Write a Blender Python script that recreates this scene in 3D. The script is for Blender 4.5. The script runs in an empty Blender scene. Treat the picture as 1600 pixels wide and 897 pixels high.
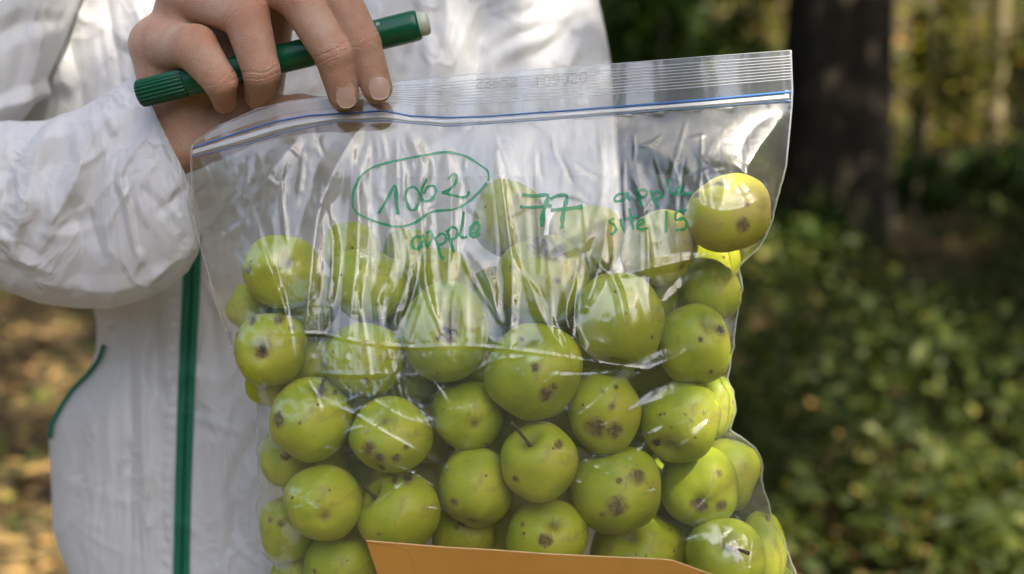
import bpy, math, random
import numpy as np
from mathutils import Vector, Matrix
random.seed(7); np.random.seed(7)
R = math.radians

# ------------------------------------------------------------------ camera, sky, sun, exposure
FPX = 1556.0; D0 = 0.447; S = D0 / FPX          # focal length in picture units, focus distance, metres per unit there
CAMH = 1.15; PITCH = math.atan((448.5 - 180) / FPX)
sc = bpy.context.scene
cam_d = bpy.data.cameras.new('camera'); cam = bpy.data.objects.new('camera', cam_d)
sc.collection.objects.link(cam); sc.camera = cam
cam.location = (0, 0, CAMH); cam.rotation_euler = (math.pi / 2 - PITCH, 0, 0)
cam_d.sensor_width = 36; cam_d.lens = 36 * FPX / 1600; cam_d.clip_start = 0.02; cam_d.clip_end = 400
cam_d.dof.use_dof = True; cam_d.dof.focus_distance = D0 + 0.006; cam_d.dof.aperture_fstop = 4.2
SUN_DIR = Vector((0.42, -0.46, 0.80)).normalized()      # towards the sun
elev = math.asin(SUN_DIR.z); azim = math.atan2(SUN_DIR.x, SUN_DIR.y)
w = bpy.data.worlds.new('World'); sc.world = w; w.use_nodes = True
nt = w.node_tree; bg = nt.nodes['Background']
sky = nt.nodes.new('ShaderNodeTexSky'); sky.sky_type = 'NISHITA'; sky.sun_disc = False
sky.sun_elevation = elev; sky.sun_rotation = azim; sky.dust_density = 3.0; sky.air_density = 1.0; sky.ozone_density = 0.6
nt.links.new(sky.outputs[0], bg.inputs[0]); bg.inputs[1].default_value = 0.15
sd = bpy.data.lights.new('sun', 'SUN'); sd.energy = 4.3; sd.angle = R(0.53); sd.color = (1.0, 0.91, 0.76)
so = bpy.data.objects.new('sun', sd); sc.collection.objects.link(so)
so.rotation_euler = SUN_DIR.to_track_quat('Z', 'Y').to_euler(); so.location = (3, -3, 9)
vs = sc.view_settings; vs.view_transform = 'Standard'; vs.look = 'None'; vs.gamma = 1; vs.exposure = 1.5
vs.use_curve_mapping = False
sc.render.engine = 'CYCLES'; cy = sc.cycles
cy.use_denoising = True; cy.max_bounces = 10; cy.transparent_max_bounces = 32; cy.diffuse_bounces = 3; cy.glossy_bounces = 4
cy.transmission_bounces = 6; cy.sample_clamp_indirect = 6; cy.caustics_reflective = False; cy.caustics_refractive = False
C = sc.collection

# ------------------------------------------------------------------ helpers
Fw = np.array([0, math.cos(PITCH), -math.sin(PITCH)]); Up = np.array([0, math.sin(PITCH), math.cos(PITCH)]); Rt = np.array([1., 0, 0])
CAM = np.array([0, 0, CAMH])
def W(x, y, z):
    """where a point stands: x, y as seen in the photograph, z how far behind the plane of focus (same unit)"""
    x = np.asarray(x, float); y = np.asarray(y, float); z = np.asarray(z, float)
    k = 1 + z / FPX
    a = (x - 800) * k * S; b = -(y - 448.5) * k * S; c = (FPX + z) * S
    return CAM + a[..., None] * Rt + b[..., None] * Up + c[..., None] * Fw
def groundpoint(px, dist):
    return (px - 800) / FPX * dist, dist
_tab = np.random.RandomState(3).rand(256, 256)
def vn(x, y, seed=0):
    x = np.asarray(x, float) + seed * 17.3; y = np.asarray(y, float) + seed * 9.7
    xi = np.floor(x).astype(int); yi = np.floor(y).astype(int); fx = x - xi; fy = y - yi
    fx = fx * fx * (3 - 2 * fx); fy = fy * fy * (3 - 2 * fy)
    a = _tab[xi & 255, yi & 255]; b = _tab[(xi + 1) & 255, yi & 255]; c = _tab[xi & 255, (yi + 1) & 255]; d = _tab[(xi + 1) & 255, (yi + 1) & 255]
    return (a * (1 - fx) + b * fx) * (1 - fy) + (c * (1 - fx) + d * fx) * fy
def ss(a, b, x):
    t = np.clip((np.asarray(x, float) - a) / (b - a), 0, 1); return t * t * (3 - 2 * t)
def curve(pts):
    p = np.array(pts, float)
    return lambda t: np.interp(t, p[:, 0], p[:, 1])
def smooth_line(pts, n=8):
    """Catmull-Rom through the points"""
    p = np.array(pts, float)
    if len(p) < 3: 
        return np.array([p[0] + (p[-1] - p[0]) * t for t in np.linspace(0, 1, n)])
    q = np.vstack([2 * p[0] - p[1], p, 2 * p[-1] - p[-2]]); out = []
    for i in range(1, len(q) - 2):
        for t in np.linspace(0, 1, n, endpoint=False):
            a, b, c, d = q[i - 1:i + 3]
            out.append(0.5 * (2 * b + (c - a) * t + (2 * a - 5 * b + 4 * c - d) * t * t + (3 * b - a - 3 * c + d) * t ** 3))
    out.append(p[-1]); return np.array(out)
def mesh_obj(name, verts, faces, mat=None, parent=None, smooth=True, attrs=None):
    me = bpy.data.meshes.new(name); verts = np.asarray(verts, np.float32); nv = len(verts)
    me.vertices.add(nv); me.vertices.foreach_set('co', verts.ravel())
    if isinstance(faces, np.ndarray):
        k = faces.shape[1]; nf = len(faces)
        me.loops.add(nf * k); me.loops.foreach_set('vertex_index', faces.astype(np.int32).ravel())
        me.polygons.add(nf); me.polygons.foreach_set('loop_start', np.arange(0, nf * k, k, dtype=np.int32))
    else:
        nf = len(faces); tot = [len(f) for f in faces]; flat = [i for f in faces for i in f]
        me.loops.add(len(flat)); me.loops.foreach_set('vertex_index', flat)
        me.polygons.add(nf); me.polygons.foreach_set('loop_start', np.concatenate([[0], np.cumsum(tot)[:-1]]).astype(np.int32))
    me.update(calc_edges=True); me.validate()
    me.polygons.foreach_set('use_smooth', [smooth] * len(me.polygons))
    for k, v in (attrs or {}).items():
        a = me.attributes.new(k, 'FLOAT', 'POINT'); a.data.foreach_set('value', np.asarray(v, np.float32).ravel())
    if mat: me.materials.append(mat)
    o = bpy.data.objects.new(name, me); C.objects.link(o)
    if parent: o.parent = parent
    return o
def place(o, parent):
    """parent without moving: parent stands away from the origin"""
    o.parent = parent; o.matrix_parent_inverse = parent.matrix_basis.inverted(); return o
def tag(o, label=None, cat=None, group=None, kind=None):
    if label: o['label'] = label
    if cat: o['category'] = cat
    if group: o['group'] = group
    if kind: o['kind'] = kind
    return o
def empty(name, loc=(0, 0, 0)):
    o = bpy.data.objects.new(name, None); C.objects.link(o); o.location = Vector(loc); o.empty_display_size = .05; return o
def grid_faces(nr, ncol, wrap=False):
    i = np.arange(nr - 1)[:, None]; j = np.arange(ncol if wrap else ncol - 1)[None, :]; j2 = (j + 1) % ncol
    return np.stack([i * ncol + j, i * ncol + j2, (i + 1) * ncol + j2, (i + 1) * ncol + j], -1).reshape(-1, 4)
def tube(path, rad, n=10, prof=None):
    """verts, faces of a tube along an Nx3 path (any space)"""
    path = np.asarray(path, float); N = len(path); rad = np.broadcast_to(np.asarray(rad, float), (N,))
    T = np.gradient(path, axis=0); T /= np.linalg.norm(T, axis=1)[:, None] + 1e-12
    up = np.array([0, 0, 1.]) if abs(T[0][2]) < .9 else np.array([1., 0, 0])
    A = np.cross(T, up); A /= np.linalg.norm(A, axis=1)[:, None] + 1e-12; B = np.cross(T, A)
    th = np.linspace(0, 2 * math.pi, n, endpoint=False); pr = np.ones(n) if prof is None else prof(th)
    v = path[:, None] + (rad[:, None, None]) * (A[:, None] * (np.cos(th) * pr)[None, :, None] + B[:, None] * (np.sin(th) * pr)[None, :, None])
    v = v.reshape(-1, 3); f = [tuple(q) for q in grid_faces(N, n, True)]
    f.append(tuple(range(n))[::-1]); f.append(tuple(range((N - 1) * n, N * n)))
    return v, f
def join(parts):
    V, F, k = [], [], 0
    for v, f in parts:
        V.append(np.asarray(v)); F += [tuple(int(i) + k for i in q) for q in f]; k += len(v)
    return np.vstack(V), F
def surface_nets(d, org, h):
    """polygon surface of a distance grid"""
    s = d < 0; nx, ny, nz = d.shape
    acc = np.zeros((nx - 1, ny - 1, nz - 1, 3), np.float32); cnt = np.zeros((nx - 1, ny - 1, nz - 1), np.float32)
    for ax in range(3):
        o = [(a, b) for a in (0, 1) for b in (0, 1)]; oth = [k for k in range(3) if k != ax]
        for a, b in o:
            off = [0, 0, 0]; off[oth[0]] = a; off[oth[1]] = b
            sl0 = tuple(slice(off[k], off[k] + (d.shape[k] - 1)) for k in range(3))
            off1 = list(off); off1[ax] = 1
            sl1 = tuple(slice(off1[k], off1[k] + (d.shape[k] - 1)) for k in range(3))
            d0 = d[sl0]; d1 = d[sl1]; m = (d0 < 0) != (d1 < 0)
            t = np.where(m, d0 / (d0 - d1 + 1e-12), 0)
            for k in range(3):
                acc[..., k] += m * (t if k == ax else off[k])
            cnt += m
    act = cnt > 0; idx = -np.ones(act.shape, np.int64); idx[act] = np.arange(act.sum())
    ii = np.argwhere(act); V = (ii + acc[act] / cnt[act][:, None]) * h + np.array(org)
    faces = []
    for ax in range(3):
        oth = [k for k in range(3) if k != ax]
        sl0 = [slice(1, -1)] * 3; sl1 = [slice(1, -1)] * 3; sl0[ax] = slice(0, -1); sl1[ax] = slice(1, None)
        a = s[tuple(sl0)]; b = s[tuple(sl1)]; e = np.argwhere(a != b); inside = a[a != b]
        base = e.copy(); base[:, oth[0]] += 1; base[:, oth[1]] += 1
        def cell(da, db):
            c = base.copy(); c[:, oth[0]] -= da; c[:, oth[1]] -= db; return idx[c[:, 0], c[:, 1], c[:, 2]]
        q = np.stack([cell(1, 1), cell(0, 1), cell(0, 0), cell(1, 0)], 1)
        flip = inside if ax != 1 else ~inside
        q[~flip] = q[~flip][:, ::-1]; faces.append(q)
    return V, np.vstack(faces)

# ------------------------------------------------------------------ materials
def new_mat(name):
    m = bpy.data.materials.new(name); m.use_nodes = True; t = m.node_tree
    for n in list(t.nodes): t.nodes.remove(n)
    out = t.nodes.new('ShaderNodeOutputMaterial'); return m, t, out
def N(t, typ, inp=None, **kw):
    n = t.nodes.new(typ)
    for k, v in kw.items(): setattr(n, k, v)
    for k, v in (inp or {}).items():
        if isinstance(v, bpy.types.NodeSocket): t.links.new(v, n.inputs[k])
        else: n.inputs[k].default_value = v
    return n
def ramp(t, fac, stops):
    n = t.nodes.new('ShaderNodeValToRGB'); t.links.new(fac, n.inputs[0]); e = n.color_ramp.elements
    while len(e) < len(stops): e.new(.5)
    for i, (p, c) in enumerate(stops): e[i].position = p; e[i].color = (*c, 1) if len(c) == 3 else c
    return n
def mix(t, fac, a, b, typ='MIX'):
    n = t.nodes.new('ShaderNodeMix'); n.data_type = 'RGBA'; n.blend_type = typ
    for k, v in ((0, fac), (6, a), (7, b)):
        if isinstance(v, bpy.types.NodeSocket): t.links.new(v, n.inputs[k])
        else: n.inputs[k].default_value = v if k == 0 else (*v, 1)
    return n.outputs[2]
def math_n(t, op, a, b=0., c=0., clamp=False):
    n = t.nodes.new('ShaderNodeMath'); n.operation = op; n.use_clamp = clamp
    for k, v in ((0, a), (1, b), (2, c)):
        if isinstance(v, bpy.types.NodeSocket): t.links.new(v, n.inputs[k])
        else: n.inputs[k].default_value = v
    return n.outputs[0]
def simple(name, col, rough=.5, noise=.1, scale=200, bump=0., bscale=800, trans=0., spec=.5, metal=0):
    m, t, out = new_mat(name); tc = N(t, 'ShaderNodeTexCoord')
    nz = N(t, 'ShaderNodeTexNoise', {'Vector': tc.outputs['Object'], 'Scale': scale, 'Detail': 4.})
    c = mix(t, nz.outputs[0], tuple(x * (1 - noise) for x in col), tuple(min(1, x * (1 + noise)) for x in col))
    p = N(t, 'ShaderNodeBsdfPrincipled', {'Base Color': c, 'Roughness': rough, 'Specular IOR Level': spec, 'Metallic': metal})
    if bump:
        nb = N(t, 'ShaderNodeTexNoise', {'Vector': tc.outputs['Object'], 'Scale': bscale, 'Detail': 5.})
        b = N(t, 'ShaderNodeBump', {'Height': nb.outputs[0], 'Strength': bump, 'Distance': .001}); t.links.new(b.outputs[0], p.inputs['Normal'])
    sh = p.outputs[0]
    if trans:
        tr = N(t, 'ShaderNodeBsdfTranslucent', {'Color': c}); ms = N(t, 'ShaderNodeMixShader', {0: trans}); t.links.new(sh, ms.inputs[1]); t.links.new(tr.outputs[0], ms.inputs[2]); sh = ms.outputs[0]
    t.links.new(sh, out.inputs[0]); return m

def film_mat(name, milky=.024, gloss=.112, rough=.05, tint=(.985, .99, .985), bump=.12, white=(.9, .92, .93), boost=1.0):
    m, t, out = new_mat(name); tc = N(t, 'ShaderNodeTexCoord')
    lw = N(t, 'ShaderNodeLayerWeight', {'Blend': .5})
    mp = N(t, 'ShaderNodeMapping', {'Vector': tc.outputs['Object'], 'Scale': (1, 1, .25)})
    n1 = N(t, 'ShaderNodeTexNoise', {'Vector': mp.outputs[0], 'Scale': 120., 'Detail': 3., 'Roughness': .5, 'Distortion': .6})
    bp = N(t, 'ShaderNodeBump', {'Height': n1.outputs[0], 'Strength': bump, 'Distance': .0008})
    f5 = math_n(t, 'POWER', lw.outputs['Facing'], 4.5)
    fac = math_n(t, 'MULTIPLY_ADD', f5, .48, gloss, clamp=True)
    tr = N(t, 'ShaderNodeBsdfTransparent', {'Color': (*tint, 1)})
    df = N(t, 'ShaderNodeBsdfDiffuse', {'Color': (*white, 1), 'Normal': bp.outputs[0]})
    tl = N(t, 'ShaderNodeBsdfTranslucent', {'Color': (*white, 1)})
    d2 = N(t, 'ShaderNodeMixShader', {0: .35, 1: df.outputs[0], 2: tl.outputs[0]})
    # the thicker, hazier the more slanting the film is seen
    mk = math_n(t, 'MULTIPLY_ADD', math_n(t, 'POWER', lw.outputs['Facing'], 2.), .09 * boost, milky, clamp=True)
    base = N(t, 'ShaderNodeMixShader', {0: mk, 1: tr.outputs[0], 2: d2.outputs[0]})
    g1 = N(t, 'ShaderNodeBsdfGlossy', {'Color': (1, 1, 1, 1), 'Roughness': rough, 'Normal': bp.outputs[0]})
    g2 = N(t, 'ShaderNodeBsdfGlossy', {'Color': (1, 1, 1, 1), 'Roughness': .34, 'Normal': bp.outputs[0]})
    gl = N(t, 'ShaderNodeMixShader', {0: .5, 1: g1.outputs[0], 2: g2.outputs[0]})
    sh = N(t, 'ShaderNodeMixShader', {0: fac, 1: base.outputs[0], 2: gl.outputs[0]})
    t.links.new(sh.outputs[0], out.inputs[0]); return m
M = {}
M['film'] = film_mat('clear_plastic_film')
M['backfilm'] = film_mat('clear_plastic_back', milky=.03, gloss=.05, rough=.12)
M['panel'] = film_mat('milky_write_on_panel', milky=.11, gloss=.03, rough=.12, boost=.5)
M['track'] = film_mat('translucent_zip_track', milky=.5, gloss=.12, rough=.2, bump=0, boost=.8)
M['ridge'] = film_mat('ridged_lip_plastic', milky=.42, gloss=.12, rough=.15, bump=0, boost=.6)
M['seam'] = film_mat('heat_sealed_edge', milky=.30, gloss=.14, rough=.12, bump=0, boost=.8)
M['blue'] = simple('blue_zip_stripe', (.07, .23, .62), .3, .1, trans=.3)
M['bluefaint'] = film_mat('faint_blue_stripe', milky=.6, white=(.12, .36, .80), bump=0)
M['ink'] = film_mat('green_marker_ink', milky=.8, gloss=.04, rough=.2, white=(.012, .42, .17), bump=0)
M['print'] = simple('grey_dot_print', (.14, .14, .15), .6, .2)
M['green_plastic'] = simple('green_marker_plastic', (.004, .105, .042), .26, .08, 60)
M['green_cap'] = simple('green_cap_plastic', (.004, .10, .045), .33, .08, 60)
M['plug'] = simple('cream_end_plug', (.62, .66, .50), .35, .05)
M['label_print'] = simple('pale_print_on_marker', (.55, .65, .6), .5, .05)
M['green_tape'] = simple('green_zip_tape', (.006, .16, .085), .6, .25, 900, bump=.5, bscale=1500)
M['green_coil'] = simple('green_zip_coil', (.003, .10, .05), .45, .2, 900)
M['nail'] = simple('finger_nail', (.60, .40, .31), .22, .08, 150)
M['nail_edge'] = simple('nail_dry_skin', (.62, .40, .27), .6, .1, 400)
M['stem'] = simple('apple_stem_brown', (.10, .075, .03), .7, .4, 400)
M['calyx'] = simple('dry_calyx_brown', (.055, .042, .025), .9, .5, 600, bump=.5)

def suit_mat():
    m, t, out = new_mat('white_nonwoven_coverall'); tc = N(t, 'ShaderNodeTexCoord')
    n1 = N(t, 'ShaderNodeTexNoise', {'Vector': tc.outputs['Object'], 'Scale': 9., 'Detail': 5., 'Roughness': .55})
    c = ramp(t, n1.outputs[0], [(.3, (.79, .795, .81)), (.7, (.87, .87, .88))])
    mp = N(t, 'ShaderNodeMapping', {'Vector': tc.outputs['Object'], 'Scale': (1, 1, .6)})
    n2 = N(t, 'ShaderNodeTexNoise', {'Vector': mp.outputs[0], 'Scale': 26., 'Detail': 3., 'Roughness': .5, 'Distortion': 1.2})
    r2 = ramp(t, n2.outputs[0], [(.43, (0, 0, 0)), (.5, (1, 1, 1)), (.57, (0, 0, 0))])
    n3 = N(t, 'ShaderNodeTexNoise', {'Vector': tc.outputs['Object'], 'Scale': 900., 'Detail': 3.})
    b1 = N(t, 'ShaderNodeBump', {'Height': r2.outputs[0], 'Strength': .3, 'Distance': .0028})
    b2 = N(t, 'ShaderNodeBump', {'Height': n3.outputs[0], 'Strength': .25, 'Distance': .0006, 'Normal': b1.outputs[0]})
    p = N(t, 'ShaderNodeBsdfPrincipled', {'Base Color': c.outputs[0], 'Roughness': .55, 'Normal': b2.outputs[0], 'Sheen Weight': .15})
    tr = N(t, 'ShaderNodeBsdfTranslucent', {'Color': (.8, .78, .72, 1)})
    ms = N(t, 'ShaderNodeMixShader', {0: .26, 1: p.outputs[0], 2: tr.outputs[0]}); t.links.new(ms.outputs[0], out.inputs[0]); return m
M['suit'] = suit_mat()

def skin_mat():
    m, t, out = new_mat('skin'); tc = N(t, 'ShaderNodeTexCoord')
    n1 = N(t, 'ShaderNodeTexNoise', {'Vector': tc.outputs['Object'], 'Scale': 55., 'Detail': 5., 'Roughness': .6})
    n2 = N(t, 'ShaderNodeTexNoise', {'Vector': tc.outputs['Object'], 'Scale': 420., 'Detail': 3.})
    kn = N(t, 'ShaderNodeAttribute', attribute_name='knuckle')
    c = ramp(t, n1.outputs[0], [(.28, (.47, .215, .13)), (.5, (.58, .33, .215)), (.72, (.64, .455, .33))]).outputs[0]
    c = mix(t, math_n(t, 'MULTIPLY', kn.outputs['Fac'], .8, clamp=True), c, (.56, .22, .12))
    c = mix(t, math_n(t, 'MULTIPLY', n2.outputs[0], .25), c, (.40, .24, .15))
    v = N(t, 'ShaderNodeTexVoronoi', {'Vector': tc.outputs['Object'], 'Scale': 1100.})
    v.feature = 'DISTANCE_TO_EDGE'
    b = N(t, 'ShaderNodeBump', {'Height': v.outputs['Distance'], 'Strength': .8, 'Distance': .0006})
    b2 = N(t, 'ShaderNodeBump', {'Height': n2.outputs[0], 'Strength': .3, 'Distance': .0006, 'Normal': b.outputs[0]})
    p = N(t, 'ShaderNodeBsdfPrincipled', {'Base Color': c, 'Roughness': .48, 'Normal': b2.outputs[0], 'Subsurface Weight': .25, 'Subsurface Scale': .004, 'Specular IOR Level': .4})
    p.inputs['Subsurface Radius'].default_value = (1, .35, .2)
    t.links.new(p.outputs[0], out.inputs[0]); return m
M['skin'] = skin_mat()

def apple_mat():
    m, t, out = new_mat('green_apple_skin'); tc = N(t, 'ShaderNodeTexCoord')
    at = N(t, 'ShaderNodeAttribute', attribute_name='tint'); sb = N(t, 'ShaderNodeAttribute', attribute_name='scab')
    bl = N(t, 'ShaderNodeAttribute', attribute_name='cavity'); po = tc.outputs['Object']
    n1 = N(t, 'ShaderNodeTexNoise', {'Vector': po, 'Scale': 45., 'Detail': 4.})
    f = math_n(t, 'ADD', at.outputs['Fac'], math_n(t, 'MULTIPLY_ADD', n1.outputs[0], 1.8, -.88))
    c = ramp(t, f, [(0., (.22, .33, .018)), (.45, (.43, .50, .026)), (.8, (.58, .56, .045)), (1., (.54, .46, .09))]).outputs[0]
    # lenticels, fine specks, russet smears
    v = N(t, 'ShaderNodeTexVoronoi', {'Vector': po, 'Scale': 240.}); pale = ramp(t, v.outputs['Distance'], [(.08, (1, 1, 1)), (.22, (0, 0, 0))])
    c = mix(t, math_n(t, 'MULTIPLY', pale.outputs[0], .32), c, (.50, .55, .20))
    v2 = N(t, 'ShaderNodeTexVoronoi', {'Vector': po, 'Scale': 125., 'Randomness': 1.}); n2 = N(t, 'ShaderNodeTexNoise', {'Vector': po, 'Scale': 60., 'Detail': 2.})
    dk = ramp(t, v2.outputs['Distance'], [(.05, (1, 1, 1)), (.13, (0, 0, 0))]); gate = ramp(t, n2.outputs[0], [(.48, (0, 0, 0)), (.56, (1, 1, 1))])
    c = mix(t, math_n(t, 'MULTIPLY', dk.outputs[0], gate.outputs[0]), c, (.07, .055, .02))
    n3 = N(t, 'ShaderNodeTexNoise', {'Vector': po, 'Scale': 90., 'Detail': 6., 'Roughness': .65, 'Distortion': .6})
    ru = ramp(t, n3.outputs[0], [(.53, (0, 0, 0)), (.70, (1, 1, 1))])
    c = mix(t, math_n(t, 'MULTIPLY', ru.outputs[0], .35), c, (.20, .20, .05))
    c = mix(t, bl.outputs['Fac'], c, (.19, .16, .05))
    n4 = N(t, 'ShaderNodeTexNoise', {'Vector': po, 'Scale': 420., 'Detail': 5., 'Roughness': .7})
    n5 = N(t, 'ShaderNodeTexNoise', {'Vector': po, 'Scale': 230., 'Detail': 4., 'Roughness': .65, 'Distortion': 1.}); sc_ = math_n(t, 'MULTIPLY_ADD', n5.outputs[0], 2.0, -1.0); sm = math_n(t, 'ADD', sb.outputs['Fac'], sc_)
    mk = ramp(t, sm, [(.40, (0, 0, 0)), (.62, (1, 1, 1))]); scabc = ramp(t, n4.outputs[0], [(.38, (.055, .034, .018)), (.66, (.26, .17, .08))])
    c = mix(t, math_n(t, 'MULTIPLY', mk.outputs[0], .88), c, scabc.outputs[0])
    rg = ramp(t, mk.outputs[0], [(0, (.44,) * 3), (1, (.85,) * 3)])
    hal = ramp(t, math_n(t, 'ADD', sb.outputs['Fac'], math_n(t, 'MULTIPLY_ADD', n3.outputs[0], 1.2, -.62)), [(.04, (0, 0, 0)), (.42, (1, 1, 1))]); inv = math_n(t, 'SUBTRACT', 1., mk.outputs[0], clamp=True)
    c = mix(t, math_n(t, 'MULTIPLY', math_n(t, 'MULTIPLY', hal.outputs[0], .7), inv), c, (.26, .19, .05))
    b = N(t, 'ShaderNodeBump', {'Height': n4.outputs[0], 'Strength': math_n(t, 'MULTIPLY_ADD', mk.outputs[0], .6, .03), 'Distance': .001})
    p = N(t, 'ShaderNodeBsdfPrincipled', {'Base Color': c, 'Roughness': rg.outputs[0], 'Normal': b.outputs[0], 'Subsurface Weight': .05, 'Subsurface Scale': .004, 'Specular IOR Level': .36})
    p.inputs['Subsurface Radius'].default_value = (.8, 1, .2)
    t.links.new(p.outputs[0], out.inputs[0]); return m
M['apple'] = apple_mat()

def kraft_mat():
    m, t, out = new_mat('orange_kraft_paper'); tc = N(t, 'ShaderNodeTexCoord')
    n1 = N(t, 'ShaderNodeTexNoise', {'Vector': tc.outputs['Object'], 'Scale': 28., 'Detail': 6.})
    mp = N(t, 'ShaderNodeMapping', {'Vector': tc.outputs['Object'], 'Scale': (1, 1, 3.)})
    n2 = N(t, 'ShaderNodeTexNoise', {'Vector': mp.outputs[0], 'Scale': 1400., 'Detail': 3.})
    c = ramp(t, n1.outputs[0], [(.3, (.50, .22, .022)), (.7, (.58, .28, .034))]).outputs[0]
    c = mix(t, math_n(t, 'MULTIPLY', n2.outputs[0], .35), c, (.38, .15, .015))
    b = N(t, 'ShaderNodeBump', {'Height': n2.outputs[0], 'Strength': .2, 'Distance': .0005})
    p = N(t, 'ShaderNodeBsdfPrincipled', {'Base Color': c, 'Roughness': .62, 'Normal': b.outputs[0]})
    tr = N(t, 'ShaderNodeBsdfTranslucent', {'Color': c}); ms = N(t, 'ShaderNodeMixShader', {0: .15, 1: p.outputs[0], 2: tr.outputs[0]})
    t.links.new(ms.outputs[0], out.inputs[0]); return m
M['kraft'] = kraft_mat()
M['kraft_edge'] = simple('cut_paper_edge', (.80, .52, .24), .7, .1)

def leaf_mat(name, stops, rough=.5, trans=.35):
    m, t, out = new_mat(name); at = N(t, 'ShaderNodeAttribute', attribute_name='hue')
    c = ramp(t, at.outputs['Fac'], stops)
    p = N(t, 'ShaderNodeBsdfPrincipled', {'Base Color': c.outputs[0], 'Roughness': rough, 'Specular IOR Level': .25})
    tr = N(t, 'ShaderNodeBsdfTranslucent'); hs = N(t, 'ShaderNodeHueSaturation', {'Hue': .49, 'Saturation': 1.1, 'Value': 1.3, 'Color': c.outputs[0]}); t.links.new(hs.outputs[0], tr.inputs[0])
    ms = N(t, 'ShaderNodeMixShader', {0: trans, 1: p.outputs[0], 2: tr.outputs[0]}); t.links.new(ms.outputs[0], out.inputs[0]); return m
M['leaf'] = leaf_mat('woodland_leaf', [(0, (.022, .055, .010)), (.5, (.045, .095, .016)), (.85, (.10, .15, .022)), (1, (.20, .19, .03))])
M['leaf_far'] = leaf_mat('far_leaf', [(0, (.03, .05, .010)), (.4, (.14, .17, .022)), (.8, (.36, .32, .045)), (1, (.55, .33, .08))])
M['herb'] = leaf_mat('herb_leaf', [(0, (.024, .040, .010)), (.55, (.064, .088, .016)), (.88, (.16, .18, .032)), (1, (.42, .35, .10))])
M['litter'] = leaf_mat('dead_leaf', [(0, (.05, .034, .016)), (.5, (.13, .09, .04)), (.85, (.28, .19, .07)), (1, (.48, .28, .08))], .7, .1)

def bark_mat():
    m, t, out = new_mat('dark_bark'); tc = N(t, 'ShaderNodeTexCoord')
    mp = N(t, 'ShaderNodeMapping', {'Vector': tc.outputs['Object'], 'Scale': (1, 1, .22)})
    n = N(t, 'ShaderNodeTexNoise', {'Vector': mp.outputs[0], 'Scale': 14., 'Detail': 8., 'Roughness': .65})
    c = ramp(t, n.outputs[0], [(.35, (.012, .008, .004)), (.55, (.034, .025, .014)), (.72, (.085, .064, .037))])
    b = N(t, 'ShaderNodeBump', {'Height': n.outputs[0], 'Strength': .9, 'Distance': .04})
    p = N(t, 'ShaderNodeBsdfPrincipled', {'Base Color': c.outputs[0], 'Roughness': .9, 'Normal': b.outputs[0]}); t.links.new(p.outputs[0], out.inputs[0]); return m
M['bark'] = bark_mat()
M['bark_painted_sunlit'] = simple('bark_with_sun_in_colour', (.34, .27, .15), .8, .35, 12, bump=.5, bscale=30)  # paler than the other trunks: sunlight put into the bark colour
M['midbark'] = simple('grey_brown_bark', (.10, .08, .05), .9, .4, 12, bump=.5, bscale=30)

def ground_mat():
    m, t, out = new_mat('forest_soil'); tc = N(t, 'ShaderNodeTexCoord')
    n = N(t, 'ShaderNodeTexNoise', {'Vector': tc.outputs['Object'], 'Scale': 1.3, 'Detail': 9., 'Roughness': .7})
    n2 = N(t, 'ShaderNodeTexNoise', {'Vector': tc.outputs['Object'], 'Scale': 24., 'Detail': 8., 'Roughness': .7})
    a = ramp(t, n2.outputs[0], [(.3, (.035, .024, .013)), (.55, (.095, .062, .032)), (.75, (.19, .125, .06))])
    g = ramp(t, n2.outputs[0], [(.3, (.02, .035, .01)), (.7, (.07, .11, .025))])
    c = mix(t, ramp(t, n.outputs[0], [(.50, (0, 0, 0)), (.62, (1, 1, 1))]).outputs[0], a.outputs[0], g.outputs[0])
    b = N(t, 'ShaderNodeBump', {'Height': n2.outputs[0], 'Strength': .8, 'Distance': .03})
    p = N(t, 'ShaderNodeBsdfPrincipled', {'Base Color': c, 'Roughness': .95, 'Normal': b.outputs[0], 'Specular IOR Level': .1}); t.links.new(p.outputs[0], out.inputs[0]); return m
M['ground'] = ground_mat()

# ------------------------------------------------------------------ ground: flat clearing, with a wooded bank added all round to shut out bright sky
def gz(x, y):
    x = np.asarray(x, float); y = np.asarray(y, float)
    d = np.hypot(x, y - 2)
    return (vn(x * .35, y * .35, 5) - .5) * .16 * ss(1, 4, d) + 15 * ss(24, 62, d) * (.8 + .4 * vn(x * .06, y * .06, 2))
gx = np.sinh(np.linspace(-4.6, 4.6, 240)) * 3.0; X, Y = np.meshgrid(gx, gx, indexing='xy')
V = np.stack([X, Y + 2, gz(X, Y + 2)], -1).reshape(-1, 3)
tag(mesh_obj('ground', V, grid_faces(240, 240), M['ground']), kind='structure')

def leaves(cent, size, upness=.3, aspect=.55, rs=np.random):
    """verts, faces, hue of many pointed leaves at the given centres"""
    n = len(cent); a = rs.randn(n, 3); a /= np.linalg.norm(a, axis=1)[:, None]
    nrm = rs.randn(n, 3) * (1 - upness) + np.array([0, 0, 1.]) * upness * 2; b = np.cross(nrm, a); b /= np.linalg.norm(b, axis=1)[:, None] + 1e-9
    a = np.cross(b, nrm); a /= np.linalg.norm(a, axis=1)[:, None] + 1e-9
    s = (np.asarray(size) * (.6 + .8 * rs.rand(n)))[:, None]; nn = nrm / np.linalg.norm(nrm, axis=1)[:, None]
    v = np.stack([cent - a * s * .5, cent - b * s * aspect * .5 - a * s * .05 + nn * s * .06, cent + a * s * .55 - nn * s * .08, cent + b * s * aspect * .5 - a * s * .05 + nn * s * .06], 1).reshape(-1, 3)
    return v, np.arange(n * 4).reshape(-1, 4)

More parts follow.
